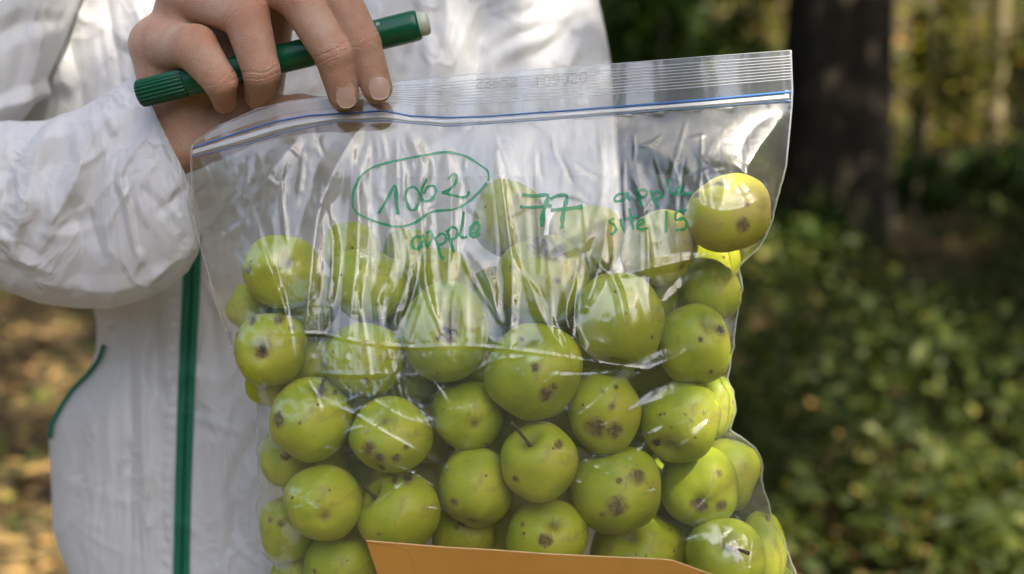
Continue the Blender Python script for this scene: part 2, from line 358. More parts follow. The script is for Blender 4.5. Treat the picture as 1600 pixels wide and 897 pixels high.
# ground cover and leaf litter nobody could count
rs = np.random.RandomState(11)
def scatter_view(n, d0, d1, px0, px1, pw=1.0):
    d = d0 + (d1 - d0) * rs.rand(n) ** pw; px = px0 + (px1 - px0) * rs.rand(n); return (px - 800) / FPX * d, d
x, y = scatter_view(26000, 1.8, 20, -500, 2100, 1.4)
keep = rs.rand(len(x)) < np.where(vn(x * .8, y * .8, 3) > .35, 1., .45); x, y = x[keep], y[keep]
v, f = leaves(np.stack([x, y, gz(x, y) + .012 + .02 * rs.rand(len(x))], 1), .075, .85, .6, rs)
tag(mesh_obj('leaf_litter', v, f, M['litter'], smooth=False, attrs={'hue': np.repeat(rs.rand(len(x)), 4)}), kind='stuff')
x, y = scatter_view(44000, 2.2, 22, 700, 2200, 1.35)
dens = vn(x * 1.1, y * 1.1, 8); keep = (dens > .45) & (x > .15 + .03 * y); x, y = x[keep], y[keep]; dens = dens[keep]
h = rs.rand(len(x)) ** 1.3 * (.06 + .34 * ss(.35, .8, dens)) * (1 + .06 * y)
v, f = leaves(np.stack([x, y, gz(x, y) + .02 + h], 1), .050 + .0035 * y, .45, .62, rs)
tag(mesh_obj('undergrowth', v, f, M['herb'], smooth=False, attrs={'hue': np.repeat(np.clip(.5 * rs.rand(len(x)) + .45 * rs.rand(len(x)) ** 3 + .1, 0, 1), 4)}), kind='stuff')
x, y = scatter_view(3000, 2.2, 14, -500, 600, 1.3)
keep = vn(x * 1.3, y * 1.3, 9) > .55; x, y = x[keep], y[keep]
v, f = leaves(np.stack([x, y, gz(x, y) + .02 + .10 * rs.rand(len(x))], 1), .055, .5, .6, rs)
tag(mesh_obj('grass_tufts', v, f, M['herb'], smooth=False, attrs={'hue': np.repeat(.5 + .5 * rs.rand(len(x)), 4)}), kind='stuff')

# ------------------------------------------------------------------ trees
def trunk_geo(r, h, lean=(0, 0), flare=1.5, seed=0, n=20, limbs=5):
    t = np.linspace(0, 1, 26); zz = t * h
    path = np.stack([lean[0] * t * h + .12 * r * np.sin(5 * t + seed), lean[1] * t * h + .12 * r * np.cos(4 * t + seed), zz - .25], 1)
    rad = r * (1 - .62 * t) * (1 + (flare - 1) * np.exp(-zz / (1.3 * r + .05)))
    th0 = np.linspace(0, 2 * math.pi, n, endpoint=False)
    parts = [tube(path, rad, n, lambda th: 1 + .10 * np.sin(3 * th + seed) + .07 * np.sin(7 * th + 2 * seed) + .04 * np.sin(11 * th))]
    rr = random.Random(seed)
    for k in range(limbs):
        i = int(26 * rr.uniform(.45, .92)); a = rr.uniform(0, 6.28); L = h * rr.uniform(.2, .38); q = np.linspace(0, 1, 8)
        p = path[i] + np.stack([np.cos(a) * q * L, np.sin(a) * q * L, q * L * (.5 + .3 * q)], 1); parts.append(tube(p, rad[i] * .45 * (1 - .8 * q), 8))
    return join(parts)
def crown_geo(n, rx, rz, size, seed, clumps=26):
    r = np.random.RandomState(seed); u = r.randn(clumps, 3); u /= np.linalg.norm(u, axis=1)[:, None]
    cc = u * (r.rand(clumps, 1) ** .4) * np.array([rx, rx, rz]) * .85; cr = rx * (.22 + .2 * r.rand(clumps)); k = r.randint(0, clumps, n)
    p = r.randn(n, 3); p /= np.linalg.norm(p, axis=1)[:, None]; p *= (r.rand(n, 1) ** .5); c = cc[k] + p * cr[k][:, None]
    v, f = leaves(c, size, .35, .6, r); hue = np.clip(.15 + .5 * r.rand(n) + .35 * r.rand(n) ** 4 + .25 * (r.rand(clumps)[k] - .5), 0, 1)
    return v, f, np.repeat(hue, 4)
crown_me = []
for sd_ in range(3):
    v, f, hu = crown_geo(7500, 3.2, 2.3, .30, 40 + sd_); o = mesh_obj('crown', v, f, M['leaf'], smooth=False, attrs={'hue': hu}); crown_me.append(o.data); C.objects.unlink(o); bpy.data.objects.remove(o)
def tree(x, y, r, h, label, mat='midbark', crown=0, cs=1., ch=None, lean=(0, 0), group=None, flare=1.4, seed=0, cat='tree', name='forest_tree'):
    root = empty(name, (x, y, float(gz(x, y)))); tag(root, label, cat, group)
    v, f = trunk_geo(r, h, lean, flare, seed); mesh_obj('trunk', v, f, M[mat], root)
    if crown is not None:
        c = bpy.data.objects.new('crown', crown_me[crown % 3]); C.objects.link(c); c.parent = root
        c.location = (lean[0] * h, lean[1] * h, ch if ch else h); c.rotation_euler = (0, 0, seed * 1.7); c.scale = (cs, cs, cs)
    return root
# in view
x, y = groundpoint(1276, 8.6)
tree(x, y, .47, 12, 'massive dark old tree trunk with deep furrowed bark, widest in the woods', 'bark', 0, 1.25, 11, (.004, 0), flare=1.35, seed=1, name='old_tree')
for k, (px, d, r, h, mat, lb) in enumerate([
    (1462, 15, .07, 10, 'midbark', 'slender dark tree just right of the massive trunk'),
    (1545, 17, .16, 11, 'bark_painted_sunlit', 'tree trunk painted pale as if sunlit, far behind on the right'),
    (1592, 13, .10, 10, 'midbark', 'dark narrow trunk at the right edge of the woods'),
    (1425, 21, .13, 12, 'midbark', 'thin trunk standing far back beside the massive tree'),
    (1500, 24, .12, 12, 'midbark', 'dark thin trunk just left of the pale sunlit trunk, far back'),
    (1575, 26, .14, 12, 'midbark', 'far grey brown trunk half hidden behind the dark narrow trunk'),
    (1180, 16, .10, 10, 'midbark', 'thin dark trunk in the shade left of the massive trunk'),
    (1035, 14, .09, 10, 'midbark', 'thin dark trunk behind the shrubs next to the white coverall'),
    (-160, 12, .18, 11, 'midbark', 'grey brown tree standing out of frame left of the person'),
    (1760, 11, .2, 11, 'midbark', 'grey brown tree standing just outside the right of the picture')]):
    x, y = groundpoint(px, d); tree(x, y, r, h, lb, mat, k, .55, h, (random.uniform(-.02, .02), 0), 'trees of the wood', seed=k + 3)
# overhead and round about: they shade the ground and show in the film's reflections
ring = [(9, 1.5), (1.0, 19.5), (-3.2, 8.5), (-6.5, 4.5), (13.5, 5), (4.5, 15.5), (0.5, 16), (-7, 14), (12, 3), (11, -1), (-9, -2), (-8, -7), (-6, -20), (4.0, -24), (9.6, -7), (10, -3), (-12, -6), (0, -26), (-9.5, -16), (14, -14),
        (15.5, 16), (2.5, 20), (15, 8), (10.5, 10), (-1.2, 4.6)]
for k, (x, y) in enumerate(ring):
    tree(x, y, .13 + .02 * (k % 4), 7.5 + (k * 1.3) % 3, 'broadleaf tree of the surrounding wood with its crown above the picture', 'midbark', k, 1.0 + .12 * (k % 3), 7.2 + (k * 1.3) % 3, (0, 0), 'trees round the clearing', seed=k + 20)
HOLES = [(600, 90, 520, .035), (575, 210, 520, .035), (230, 60, 520, .02), (760, 250, 40, .035), (700, 380, 20, .03), (1190, 250, 40, .03), (850, 500, 10, .025), (500, 430, 20, .022), (790, 400, 20, .025), (60, 50, 400, .03)]
# an unseen bough added in the sun's path to shade and dapple the person
SD = np.array(SUN_DIR); SH = W(560, 330, 250) + SD * 3.2
root = empty('added_shade_tree', (3.4, -3.6, 0)); tag(root, 'unseen slim tree added behind the camera to shade and dapple the person', 'tree', 'trees round the clearing')
v, f = trunk_geo(.10, 6.0, (-.3, .4), 1.4, 77); mesh_obj('trunk', v, f, M['midbark'], root)
rb_ = np.random.RandomState(91); e1_ = np.cross(SD, [0, 0, 1.]); e1_ /= np.linalg.norm(e1_); e2_ = np.cross(e1_, SD); nb = 4300
ab = (rb_.rand(nb, 2) - .5) * np.array([1.5, 1.3]); cb = SH + e1_ * ab[:, :1] + e2_ * ab[:, 1:] + SD * (rb_.rand(nb, 1) - .5) * 1.2
keepb = np.ones(nb, bool)
for (hx_, hy_, hz_, hr) in HOLES:      # leaves removed where sun patches are wanted on suit and bag
    q = cb - W(hx_, hy_, hz_); q = q - SD * (q @ SD)[:, None]; keepb &= np.linalg.norm(q, axis=1) > hr
cb = cb[keepb]
for px3, py3, pz3, r3, n3_ in [(180, 760, 480, .13, 420), (490, 750, 40, .08, 170), (40, 330, 200, .12, 260)]:    # extra leaves added to block sun on torso, apples and sleeve
    a_ = rb_.rand(n3_) * 6.283; q_ = r3 * rb_.rand(n3_) ** .5; cb = np.vstack([cb, W(px3, py3, pz3) + SD * 3.0 + e1_ * (np.cos(a_) * q_)[:, None] + e2_ * (np.sin(a_) * q_)[:, None] + SD * (rb_.rand(n3_)[:, None] - .5) * .4])
v, f = leaves(cb, .05, .5, .6, rb_); o = mesh_obj('crown', v - np.array(root.location), f, M['leaf'], root, smooth=False, attrs={'hue': np.repeat(rb_.rand(len(cb)), 4)})
bpy.context.view_layer.update()

GC = np.array([2.6, 5.4, 0.]) + SD * 6.2  # unseen crown added in the sun's path to shade and dapple the ground
root = empty('added_shade_tree', (8.2, 2.5, 0)); tag(root, 'unseen spreading tree added right of the clearing to dapple the undergrowth', 'tree', 'trees round the clearing')
v, f = trunk_geo(.16, 7.0, (-.3, -.1), 1.4, 78); mesh_obj('trunk', v, f, M['midbark'], root)
nb = 24000; ab = (rb_.rand(nb, 2) - .5) * np.array([9.5, 8.5]); kk = vn(ab[:, 0] * 1.5 + 40, ab[:, 1] * 1.5 + 40, 5) + .35 * vn(ab[:, 0] * 4, ab[:, 1] * 4, 6) > .46; ab = ab[kk]
cb = GC + e1_ * ab[:, :1] + e2_ * ab[:, 1:] + SD * (rb_.rand(len(ab), 1) - .5) * 1.6
keepb = np.ones(len(cb), bool)
for (hpx, hpy, hr) in [(1345, 640, .2), (1400, 720, .32), (1500, 735, .26), (1290, 690, .18), (1340, 860, .15), (1480, 285, .7), (1580, 640, .15), (1250, 560, .12), (1560, 880, .12), (50, 520, .25), (110, 590, .25), (40, 640, .15), (60, 830, .16), (20, 740, .12)]:      # leaves removed to let sun onto chosen spots of ground
    dgr = CAMH / math.tan(PITCH + math.atan((hpy - 448.5) / FPX)); q = cb - np.array([(hpx - 800) / FPX * dgr, dgr, .05]); q = q - SD * (q @ SD)[:, None]; keepb &= np.linalg.norm(q, axis=1) > hr
cb = cb[keepb]; v, f = leaves(cb, .20, .5, .6, rb_); mesh_obj('crown', v - np.array(root.location), f, M['leaf'], root, smooth=False, attrs={'hue': np.repeat(rb_.rand(len(cb)), 4)})

# shrubs
def shrub(px, d, rx, rz, n, size, label, seed, far=False, at=None):
    x, y = at or groundpoint(px, d); root = empty('shrub', (x, y, float(gz(x, y)))); tag(root, label, 'shrub', 'shrubs of the wood')
    v, f, hu = crown_geo(n, rx, rz, size, seed, 30); v[:, 2] += rz * .95; v[:, 2] = np.maximum(v[:, 2], .03)
    mesh_obj('foliage', v, f, M['leaf_far' if far else 'leaf'], root, smooth=False, attrs={'hue': hu})
    parts = []; rr = random.Random(seed)
    for k in range(6):
        a = rr.uniform(0, 6.28); q = np.linspace(0, 1, 7); p = np.stack([np.cos(a) * q * rx * .5, np.sin(a) * q * rx * .5, q * rz * 1.5 - .05], 1); parts.append(tube(p, .018 * (1 - .7 * q), 6))
    v, f = join(parts); mesh_obj('stem', v, f, M['midbark'], root)
shrub(1010, 6.2, .75, 1.15, 5200, .085, 'leafy dark green shrub right beside the white coverall', 1)
shrub(1090, 8.4, .80, 1.35, 5200, .085, 'leafy shrub in shade just left of the massive trunk', 2)
shrub(930, 9, 1.1, 1.6, 5200, .11, 'tall shrub behind the person, dark green', 3)
shrub(1250, 6.4, .38, .30, 1800, .07, 'low leafy shrub at the foot of the massive trunk', 4)
shrub(1440, 11.5, .55, .35, 1800, .09, 'low shrub in the shade right of the massive trunk', 5)
shrub(1600, 9.5, .8, .5, 2400, .09, 'low spreading shrub at the right edge under the trees', 6)
for k, (px, d, rx, rz) in enumerate([(1440, 15.5, .9, 1.7), (1520, 20, 1.3, 2.3), (1610, 14.5, .9, 1.8), (1240, 20, 2.0, 2.8), (1080, 17, 1.6, 2.6), (1700, 24, 1.8, 2.6)]):
    shrub(px, d, rx, rz, 1500, .13, ['yellow green bush far behind, next to the massive trunk', 'sunlit bush farthest back in front of the pale trunk', 'bushy yellow green growth far back at the right edge', 'bush far back hidden behind the massive trunk', 'bush far back behind the shaded shrubs', 'bush far back just outside the right of the picture'][k], 10 + k, True)
for k, (x, y, rz) in enumerate([(-3.6, -2.2, 1.3), (-2.0, -3.6, 1.35), (-.2, -4.2, 1.3), (1.7, -3.9, 1.4), (3.6, -2.7, 1.4), (-4.8, .2, 1.3), (4.9, -.6, 1.3)]):  # unseen shrubs added so the film reflects dark foliage low down
    shrub(0, 0, 1.25, rz, 5200, .13, 'tall dark shrub behind the photographer, across the clearing', 60 + k, at=(x, y))
# the far wood: one mass of leaves up the bank
n = 26000; r_ = np.random.RandomState(5); ang = r_.uniform(-.9, .9, n); d = r_.uniform(26, 46, n); x = np.sin(ang) * d; y = np.cos(ang) * d
z = gz(x, y) + 9 * r_.rand(n) ** 1.2; keep = vn(x * .5, z * .6 + y * .3, 4) > .42; c = np.stack([x, y, z], 1)[keep]
v, f = leaves(c, .30, .3, .6, r_); tag(mesh_obj('far_woodland_foliage', v, f, M['leaf_far'], smooth=False, attrs={'hue': np.repeat(r_.rand(len(c)), 4)}), kind='stuff')
M['leaf_painted_sunlit'] = leaf_mat('leaf_with_sun_in_colour', [(0, (.09, .12, .015)), (.5, (.26, .28, .03)), (.85, (.46, .40, .06)), (1, (.6, .36, .08))], .45, .4)  # sunlit brightness put into the leaf colour for bright background flecks
for k, (px, d, h) in enumerate([(1425, 9.5, 2.6), (1480, 11.5, 3.0), (1535, 10.0, 2.7), (1585, 12.5, 3.1), (1640, 9.0, 2.6), (985, 10.5, 2.6), (1120, 12, 2.8)]):
    x, y = groundpoint(px, d); root = empty('sapling', (x, y, float(gz(x, y)))); tag(root, ['sapling with sparse yellow green leaves just right of the massive trunk', 'taller sapling with bright sparse leaves, second right of the massive trunk', 'sapling with bright leaves before the pale sunlit trunk', 'tallest sapling near the right edge with sparse bright leaves', 'sapling just outside the right edge of the picture', 'sapling with bright leaves right beside the shoulder of the white coverall', 'sapling with bright leaves between the coverall and the massive trunk'][k], 'sapling', 'saplings of the wood')
    q = np.linspace(0, 1, 12); v, f = tube(np.stack([.12 * np.sin(2 * q + k), .1 * q, q * h - .05], 1), .018 * (1.1 - .8 * q), 7); mesh_obj('trunk', v, f, M['midbark'], root)
    r_ = np.random.RandomState(200 + k); n = 190; c = np.stack([r_.randn(n) * .36, r_.randn(n) * .36, h * (.30 + .70 * r_.rand(n))], 1); v, f = leaves(c, .075, .4, .62, r_); mesh_obj('crown', v, f, M['leaf_painted_sunlit'], root, smooth=False, attrs={'hue': np.repeat(r_.rand(n), 4)})
# fallen branch on the ground
q = np.linspace(0, 1, 14); x0, y0 = groundpoint(1255, 3.3); x1, y1 = groundpoint(1420, 2.95)
p = np.stack([x0 + (x1 - x0) * q, y0 + (y1 - y0) * q, .05 + .02 * np.sin(7 * q)], 1); v, f = tube(p, .013 * (1.2 - .6 * q), 8)
tag(mesh_obj('fallen_branch', v, f, M['midbark']), 'thin brown fallen branch lying in the undergrowth beside the bag', 'branch')

# ------------------------------------------------------------------ apples
# x, y, rx, ry, depth hint, tint, stem axis (image right, image up, to viewer), marks [(x, y, r)], stem?, calyx?, label
A = [
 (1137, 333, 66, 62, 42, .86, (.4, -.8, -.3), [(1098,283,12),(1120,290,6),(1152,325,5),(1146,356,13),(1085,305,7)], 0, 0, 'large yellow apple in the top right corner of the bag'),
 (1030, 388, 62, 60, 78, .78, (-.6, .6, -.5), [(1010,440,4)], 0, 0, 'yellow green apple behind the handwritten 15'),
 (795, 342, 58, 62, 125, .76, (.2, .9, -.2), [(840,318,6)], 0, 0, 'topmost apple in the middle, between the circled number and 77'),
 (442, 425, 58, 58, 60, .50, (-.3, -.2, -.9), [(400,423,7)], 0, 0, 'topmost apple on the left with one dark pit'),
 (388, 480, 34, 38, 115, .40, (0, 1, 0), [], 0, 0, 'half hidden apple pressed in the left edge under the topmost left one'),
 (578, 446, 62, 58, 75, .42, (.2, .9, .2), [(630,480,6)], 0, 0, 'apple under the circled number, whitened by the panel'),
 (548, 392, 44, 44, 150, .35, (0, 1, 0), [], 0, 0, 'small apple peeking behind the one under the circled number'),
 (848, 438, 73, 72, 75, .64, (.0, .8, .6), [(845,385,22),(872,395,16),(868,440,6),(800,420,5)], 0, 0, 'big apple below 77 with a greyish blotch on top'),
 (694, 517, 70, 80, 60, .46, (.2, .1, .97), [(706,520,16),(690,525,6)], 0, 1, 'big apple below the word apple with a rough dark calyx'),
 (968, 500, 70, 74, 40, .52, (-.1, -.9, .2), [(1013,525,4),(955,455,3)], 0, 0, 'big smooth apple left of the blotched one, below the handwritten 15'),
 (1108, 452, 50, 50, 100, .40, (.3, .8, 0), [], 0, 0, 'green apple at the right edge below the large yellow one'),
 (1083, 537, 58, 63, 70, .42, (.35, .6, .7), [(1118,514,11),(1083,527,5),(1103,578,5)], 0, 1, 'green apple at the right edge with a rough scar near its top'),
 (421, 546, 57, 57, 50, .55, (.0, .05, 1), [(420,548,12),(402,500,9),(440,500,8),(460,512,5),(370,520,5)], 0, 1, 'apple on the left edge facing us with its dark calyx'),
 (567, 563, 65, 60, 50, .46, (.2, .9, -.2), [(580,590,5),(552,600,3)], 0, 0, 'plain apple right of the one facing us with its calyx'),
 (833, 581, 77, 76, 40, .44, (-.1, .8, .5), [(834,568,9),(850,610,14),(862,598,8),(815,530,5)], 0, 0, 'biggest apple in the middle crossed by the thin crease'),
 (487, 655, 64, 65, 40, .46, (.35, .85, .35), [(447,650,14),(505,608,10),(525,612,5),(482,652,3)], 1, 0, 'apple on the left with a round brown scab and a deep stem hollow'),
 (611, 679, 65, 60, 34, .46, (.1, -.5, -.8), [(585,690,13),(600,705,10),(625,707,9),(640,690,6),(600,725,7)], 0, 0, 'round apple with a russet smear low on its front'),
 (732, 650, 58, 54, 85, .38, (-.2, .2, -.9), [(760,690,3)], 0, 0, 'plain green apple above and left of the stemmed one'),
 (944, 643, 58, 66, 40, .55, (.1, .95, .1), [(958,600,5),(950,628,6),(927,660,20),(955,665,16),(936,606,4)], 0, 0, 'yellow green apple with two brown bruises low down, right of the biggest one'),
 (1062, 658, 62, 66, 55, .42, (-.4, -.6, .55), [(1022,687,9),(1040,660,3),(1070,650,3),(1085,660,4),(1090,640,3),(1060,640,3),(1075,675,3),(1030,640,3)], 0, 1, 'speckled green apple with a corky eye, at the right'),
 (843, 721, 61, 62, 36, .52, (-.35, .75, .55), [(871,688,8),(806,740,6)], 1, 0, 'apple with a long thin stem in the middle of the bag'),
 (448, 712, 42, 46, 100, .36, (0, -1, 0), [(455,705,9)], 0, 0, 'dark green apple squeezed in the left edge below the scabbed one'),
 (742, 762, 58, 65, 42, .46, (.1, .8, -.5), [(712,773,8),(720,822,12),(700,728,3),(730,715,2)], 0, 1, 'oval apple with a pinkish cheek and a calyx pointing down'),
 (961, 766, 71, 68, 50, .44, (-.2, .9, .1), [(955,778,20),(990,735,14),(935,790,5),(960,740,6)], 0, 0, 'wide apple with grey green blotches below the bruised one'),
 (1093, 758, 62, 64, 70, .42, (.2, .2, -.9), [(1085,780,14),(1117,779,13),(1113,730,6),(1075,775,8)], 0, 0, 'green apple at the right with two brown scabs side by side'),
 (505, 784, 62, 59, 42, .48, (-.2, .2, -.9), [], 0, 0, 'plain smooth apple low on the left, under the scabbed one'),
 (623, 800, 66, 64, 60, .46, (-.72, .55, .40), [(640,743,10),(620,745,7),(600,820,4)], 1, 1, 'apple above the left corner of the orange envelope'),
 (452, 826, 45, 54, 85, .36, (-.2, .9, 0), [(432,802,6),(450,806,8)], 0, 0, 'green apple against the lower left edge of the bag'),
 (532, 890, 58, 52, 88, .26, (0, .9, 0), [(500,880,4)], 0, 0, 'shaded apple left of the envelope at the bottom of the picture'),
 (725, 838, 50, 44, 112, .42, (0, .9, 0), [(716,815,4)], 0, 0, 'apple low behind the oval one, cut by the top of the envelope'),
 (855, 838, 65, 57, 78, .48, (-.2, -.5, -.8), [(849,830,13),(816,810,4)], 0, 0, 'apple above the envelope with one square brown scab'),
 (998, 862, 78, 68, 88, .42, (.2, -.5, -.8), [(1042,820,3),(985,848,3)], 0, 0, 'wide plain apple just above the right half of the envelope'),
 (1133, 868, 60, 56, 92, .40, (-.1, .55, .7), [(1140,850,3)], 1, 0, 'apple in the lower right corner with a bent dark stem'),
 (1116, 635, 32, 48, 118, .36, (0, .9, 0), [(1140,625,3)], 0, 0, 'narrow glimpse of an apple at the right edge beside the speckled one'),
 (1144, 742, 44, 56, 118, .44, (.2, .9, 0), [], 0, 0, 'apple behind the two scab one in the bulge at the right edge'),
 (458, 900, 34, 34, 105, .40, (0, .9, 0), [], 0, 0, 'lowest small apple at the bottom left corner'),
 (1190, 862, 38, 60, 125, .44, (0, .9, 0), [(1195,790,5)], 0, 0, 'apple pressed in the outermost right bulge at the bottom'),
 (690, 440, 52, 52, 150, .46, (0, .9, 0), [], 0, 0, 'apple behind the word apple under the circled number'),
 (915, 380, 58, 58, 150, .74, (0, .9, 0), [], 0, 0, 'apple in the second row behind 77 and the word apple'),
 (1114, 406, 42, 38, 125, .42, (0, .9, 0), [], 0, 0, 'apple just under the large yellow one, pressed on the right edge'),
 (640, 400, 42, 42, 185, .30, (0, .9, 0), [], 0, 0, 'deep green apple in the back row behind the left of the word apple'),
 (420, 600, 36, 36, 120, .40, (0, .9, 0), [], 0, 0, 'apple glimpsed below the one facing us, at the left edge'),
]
A += [(892, 672, 56, 54, 190, .34, (0, .8, .3), [], 0, 0, 'dark glimpse of an apple between the biggest, the stemmed and the bruised one'), (1046, 600, 50, 50, 210, .34, (0, .8, .3), [], 0, 0, 'dark glimpse of an apple just above the speckled one')]
bk = np.random.RandomState(9)
for yy, xs in [(470, (480, 640, 770, 910, 1020)), (575, (490, 640, 740, 930, 1010, 1060)), (660, (560, 660, 800, 1000, 1070)), (745, (500, 580, 670, 790, 880, 1040)), (830, (560, 660, 790, 930, 1060)), (925, (520, 640, 760, 880, 1000, 1120, 1200))]:
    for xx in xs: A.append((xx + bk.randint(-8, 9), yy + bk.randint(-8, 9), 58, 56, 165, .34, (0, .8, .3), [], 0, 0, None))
LAB0 = {42: 'apple in the gap right of the topmost left one', 43: 'sliver of an apple between the whitened one and the big calyx one', 44: 'shaded apple wedged between the big calyx one and the blotched one', 45: 'sliver of an apple between the blotched one and the big smooth one', 46: 'apple glimpsed right of the big smooth one under the handwritten 15', 47: 'apple in the gap between the one facing us and the plain one beside it', 48: 'shaded apple in the gap below the big calyx one', 49: 'sliver of an apple between the big calyx one and the biggest one', 50: 'sliver of an apple between the biggest one and the bruised one', 51: 'dark glimpse of an apple just left of the rough scarred one', 52: 'apple glimpsed between the rough scarred one and the speckled one', 53: 'sliver of an apple above the one with the russet smear', 54: 'shaded apple right of the russet smeared one', 55: 'dark apple behind the long thin stem', 56: 'sliver of an apple between the bruised one and the speckled one', 58: 'shaded apple between the scabbed one and the smooth one under it', 59: 'dark glimpse of an apple under the russet smeared one', 60: 'dark glimpse of an apple left of the oval one', 61: 'dark glimpse of an apple between the oval one and the stemmed one', 62: 'sliver of an apple between the stemmed one and the wide blotched one', 63: 'dark glimpse of an apple left of the two scab one', 64: 'dark glimpse of an apple right of the smooth one low on the left', 66: 'dark apple under the oval one, left of the square scab one', 68: 'dark glimpse of an apple below the two scab one'}
for i_, l_ in ((k_ + 2, v_) for k_, v_ in LAB0.items()): A[i_] = A[i_][:10] + (l_,)
A = [list(a) for i_, a in enumerate(A) if i_ not in (59, 67, 69)]
zc = np.array([a[4] for a in A], float); rr_ = np.array([(a[2] + a[3]) / 2 for a in A]); pos = np.array([(a[0], a[1]) for a in A], float)
for it in range(60):                                   # settle in depth: farther ones give way
    order = np.argsort(zc)
    for ii, i in enumerate(order):
        for j in order[ii + 1:]:
            dd = np.hypot(*(pos[i] - pos[j])); need = (rr_[i] + rr_[j]) * .95
            if dd < need:
                dz = math.sqrt(need * need - dd * dd)
                if zc[j] - zc[i] < dz: zc[j] += min(6, (dz - (zc[j] - zc[i])) * .5)
    zc = np.minimum(zc, 275)
def apple_mesh(i, a, zc):
    cx, cy_, rx, ry, _, tint, ax, marks, stem, cal, label = a; k = 1 + zc / FPX
    nl, nm = (64, 96) if label else (28, 40)
    ph = np.linspace(0.0, math.pi, nl); th = np.linspace(0, 2 * math.pi, nm, endpoint=False); P, T = np.meshgrid(ph, th, indexing='ij')
    r = 1 - .30 * np.exp(-(P / .30) ** 2) - .13 * np.exp(-((math.pi - P) / .24) ** 2) + .018 * np.cos(5 * T + i) * np.sin(P) * ss(1.2, 3, P) + .21 * (vn(P * 1.3 + i * 3.1, np.cos(T) * 1.2 + 5, 1) - .5) * np.sin(P) + .17 * (vn(np.sin(T) * 1.2 + i, P, 6) - .5) * np.sin(P)
    loc = np.stack([r * np.sin(P) * np.cos(T), r * np.sin(P) * np.sin(T), .93 * r * np.cos(P)], -1).reshape(-1, 3)
    axv = Vector(ax).normalized(); q = axv.to_track_quat('Z', 'Y').to_matrix(); loc = loc @ np.array(q).T    # image right, image up, to viewer
    loc -= (loc.max(0) + loc.min(0)) / 2; ext = (loc.max(0) - loc.min(0)) / 2; dim = np.array([rx, ry, (rx + ry) / 2 * .97]); loc = loc / ext * dim * k
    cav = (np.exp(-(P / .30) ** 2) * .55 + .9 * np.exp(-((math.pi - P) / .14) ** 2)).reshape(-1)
    scab = np.zeros(len(loc)); c3 = []
    for mx, my, mr in marks:
        u = (mx - cx) / rx; v_ = -(my - cy_) / ry; rad = math.hypot(u, v_)
        if rad > .96: u *= .96 / rad; v_ *= .96 / rad
        tgt = np.array([u * rx, v_ * ry, 0]) * k; d2 = np.hypot(loc[:, 0] - tgt[0], loc[:, 1] - tgt[1]); d2 = np.where(loc[:, 2] > 0, d2, 999)
        w_ = 1.12 - d2 / (mr * 1.1); scab = np.maximum(scab, np.clip(w_, 0, 1))
        c3.append(tgt)
    wp = loc @ np.array([Rt, Up, -Fw]) * S; cen = W(cx, cy_, zc)
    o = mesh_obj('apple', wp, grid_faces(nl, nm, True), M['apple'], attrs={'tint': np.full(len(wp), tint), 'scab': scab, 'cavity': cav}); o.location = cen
    loc3 = loc.reshape(nl, nm, 3)
    def tow(p): return np.asarray(p) @ np.array([Rt, Up, -Fw]) * S
    if stem:
        a0 = loc3[0].mean(0); out = np.array(axv)
        L = 40 if i != 32 else 46; side = np.array([-.55, .5, .25]) if i == 20 else np.array([.8, -.5, .35]) if i == 32 else np.array([.1, .5, .3])
        q_ = np.linspace(0, 1, 9)[:, None]; p = a0 + out * q_ * L * .75 + side * (q_ ** 1.6) * L * (.9 if i != 15 else .2) * (.4 if i == 26 else 1); v, f = tube(tow(p), S * (2.3 + 1.2 * (1 - q_[:, 0]) ** 3 + 1.3 * q_[:, 0] ** 6), 8); mesh_obj('stem', v, f, M['stem'], o)
    if cal:
        if len(c3): 
            t0 = c3[0] if i != 22 else c3[1]
            dd = np.hypot(loc[:, 0] - t0[0], loc[:, 1] - t0[1]) + np.where(loc[:, 2] > 0, 0, 999); b0 = loc[dd.argmin()]; nrm = b0 / np.linalg.norm(b0)
            parts = []; a1 = np.cross(nrm, [0, 1, .3]); a1 /= np.linalg.norm(a1); a2 = np.cross(nrm, a1)
            for s_ in range(5):
                an = s_ * 1.2566 + i; dr = a1 * math.cos(an) + a2 * math.sin(an); q_ = np.linspace(0, 1, 5)[:, None]
                p = b0 - nrm * 2 + dr * (2 + q_ * 5) + nrm * (q_ * 4 + 1.5 * np.sin(q_ * 3)); parts.append(tube(tow(p), S * 2.2 * (1.05 - q_[:, 0] * .9), 6))
            v, f = join(parts); mesh_obj('calyx', v, f, M['calyx'], o)
    tag(o, label or 'green apple in the bottom row of the bag, below the picture', 'apple', 'green apples in the clear bag')
    return o
for i, a in enumerate(A): apple_mesh(i, a, zc[i])

# ------------------------------------------------------------------ the bag
LIP = curve([(295,226),(305,220),(340,197),(400,170),(450,158),(500,152),(560,142),(615,127),(750,115),(950,100),(1100,88),(1240,78)])
ZA = curve([(295,234),(302,231),(340,218),(380,205),(430,190),(480,181),(540,177),(600,173),(640,181),(700,184),(760,182),(900,172),(1100,156),(1240,143)])
ZB = curve([(295,247),(300,245),(380,227),(450,205),(520,191),(600,188),(640,192),(700,197),(850,187),(1000,175),(1240,157)])
XL = curve([(60,306),(220,304),(232,299),(290,299),(330,303),(380,312),(430,325),(490,344),(540,360),(580,382),(605,398),(640,402),(700,401),(745,405),(762,409),(785,401),(840,401),(865,412),(885,432),(915,424),(960,430),(1010,520)])
XR = curve([(60,1235),(140,1238),(165,1237),(200,1234),(260,1228),(310,1214),(350,1204),(385,1188),(405,1166),(418,1153),(440,1159),(465,1157),(510,1149),(560,1142),(592,1137),(610,1146),(645,1149),(672,1140),(686,1162),(700,1180),(720,1189),(765,1192),(805,1206),(850,1226),(897,1243),(940,1250),(1010,1120)])
_XL, _XR = XL, XR
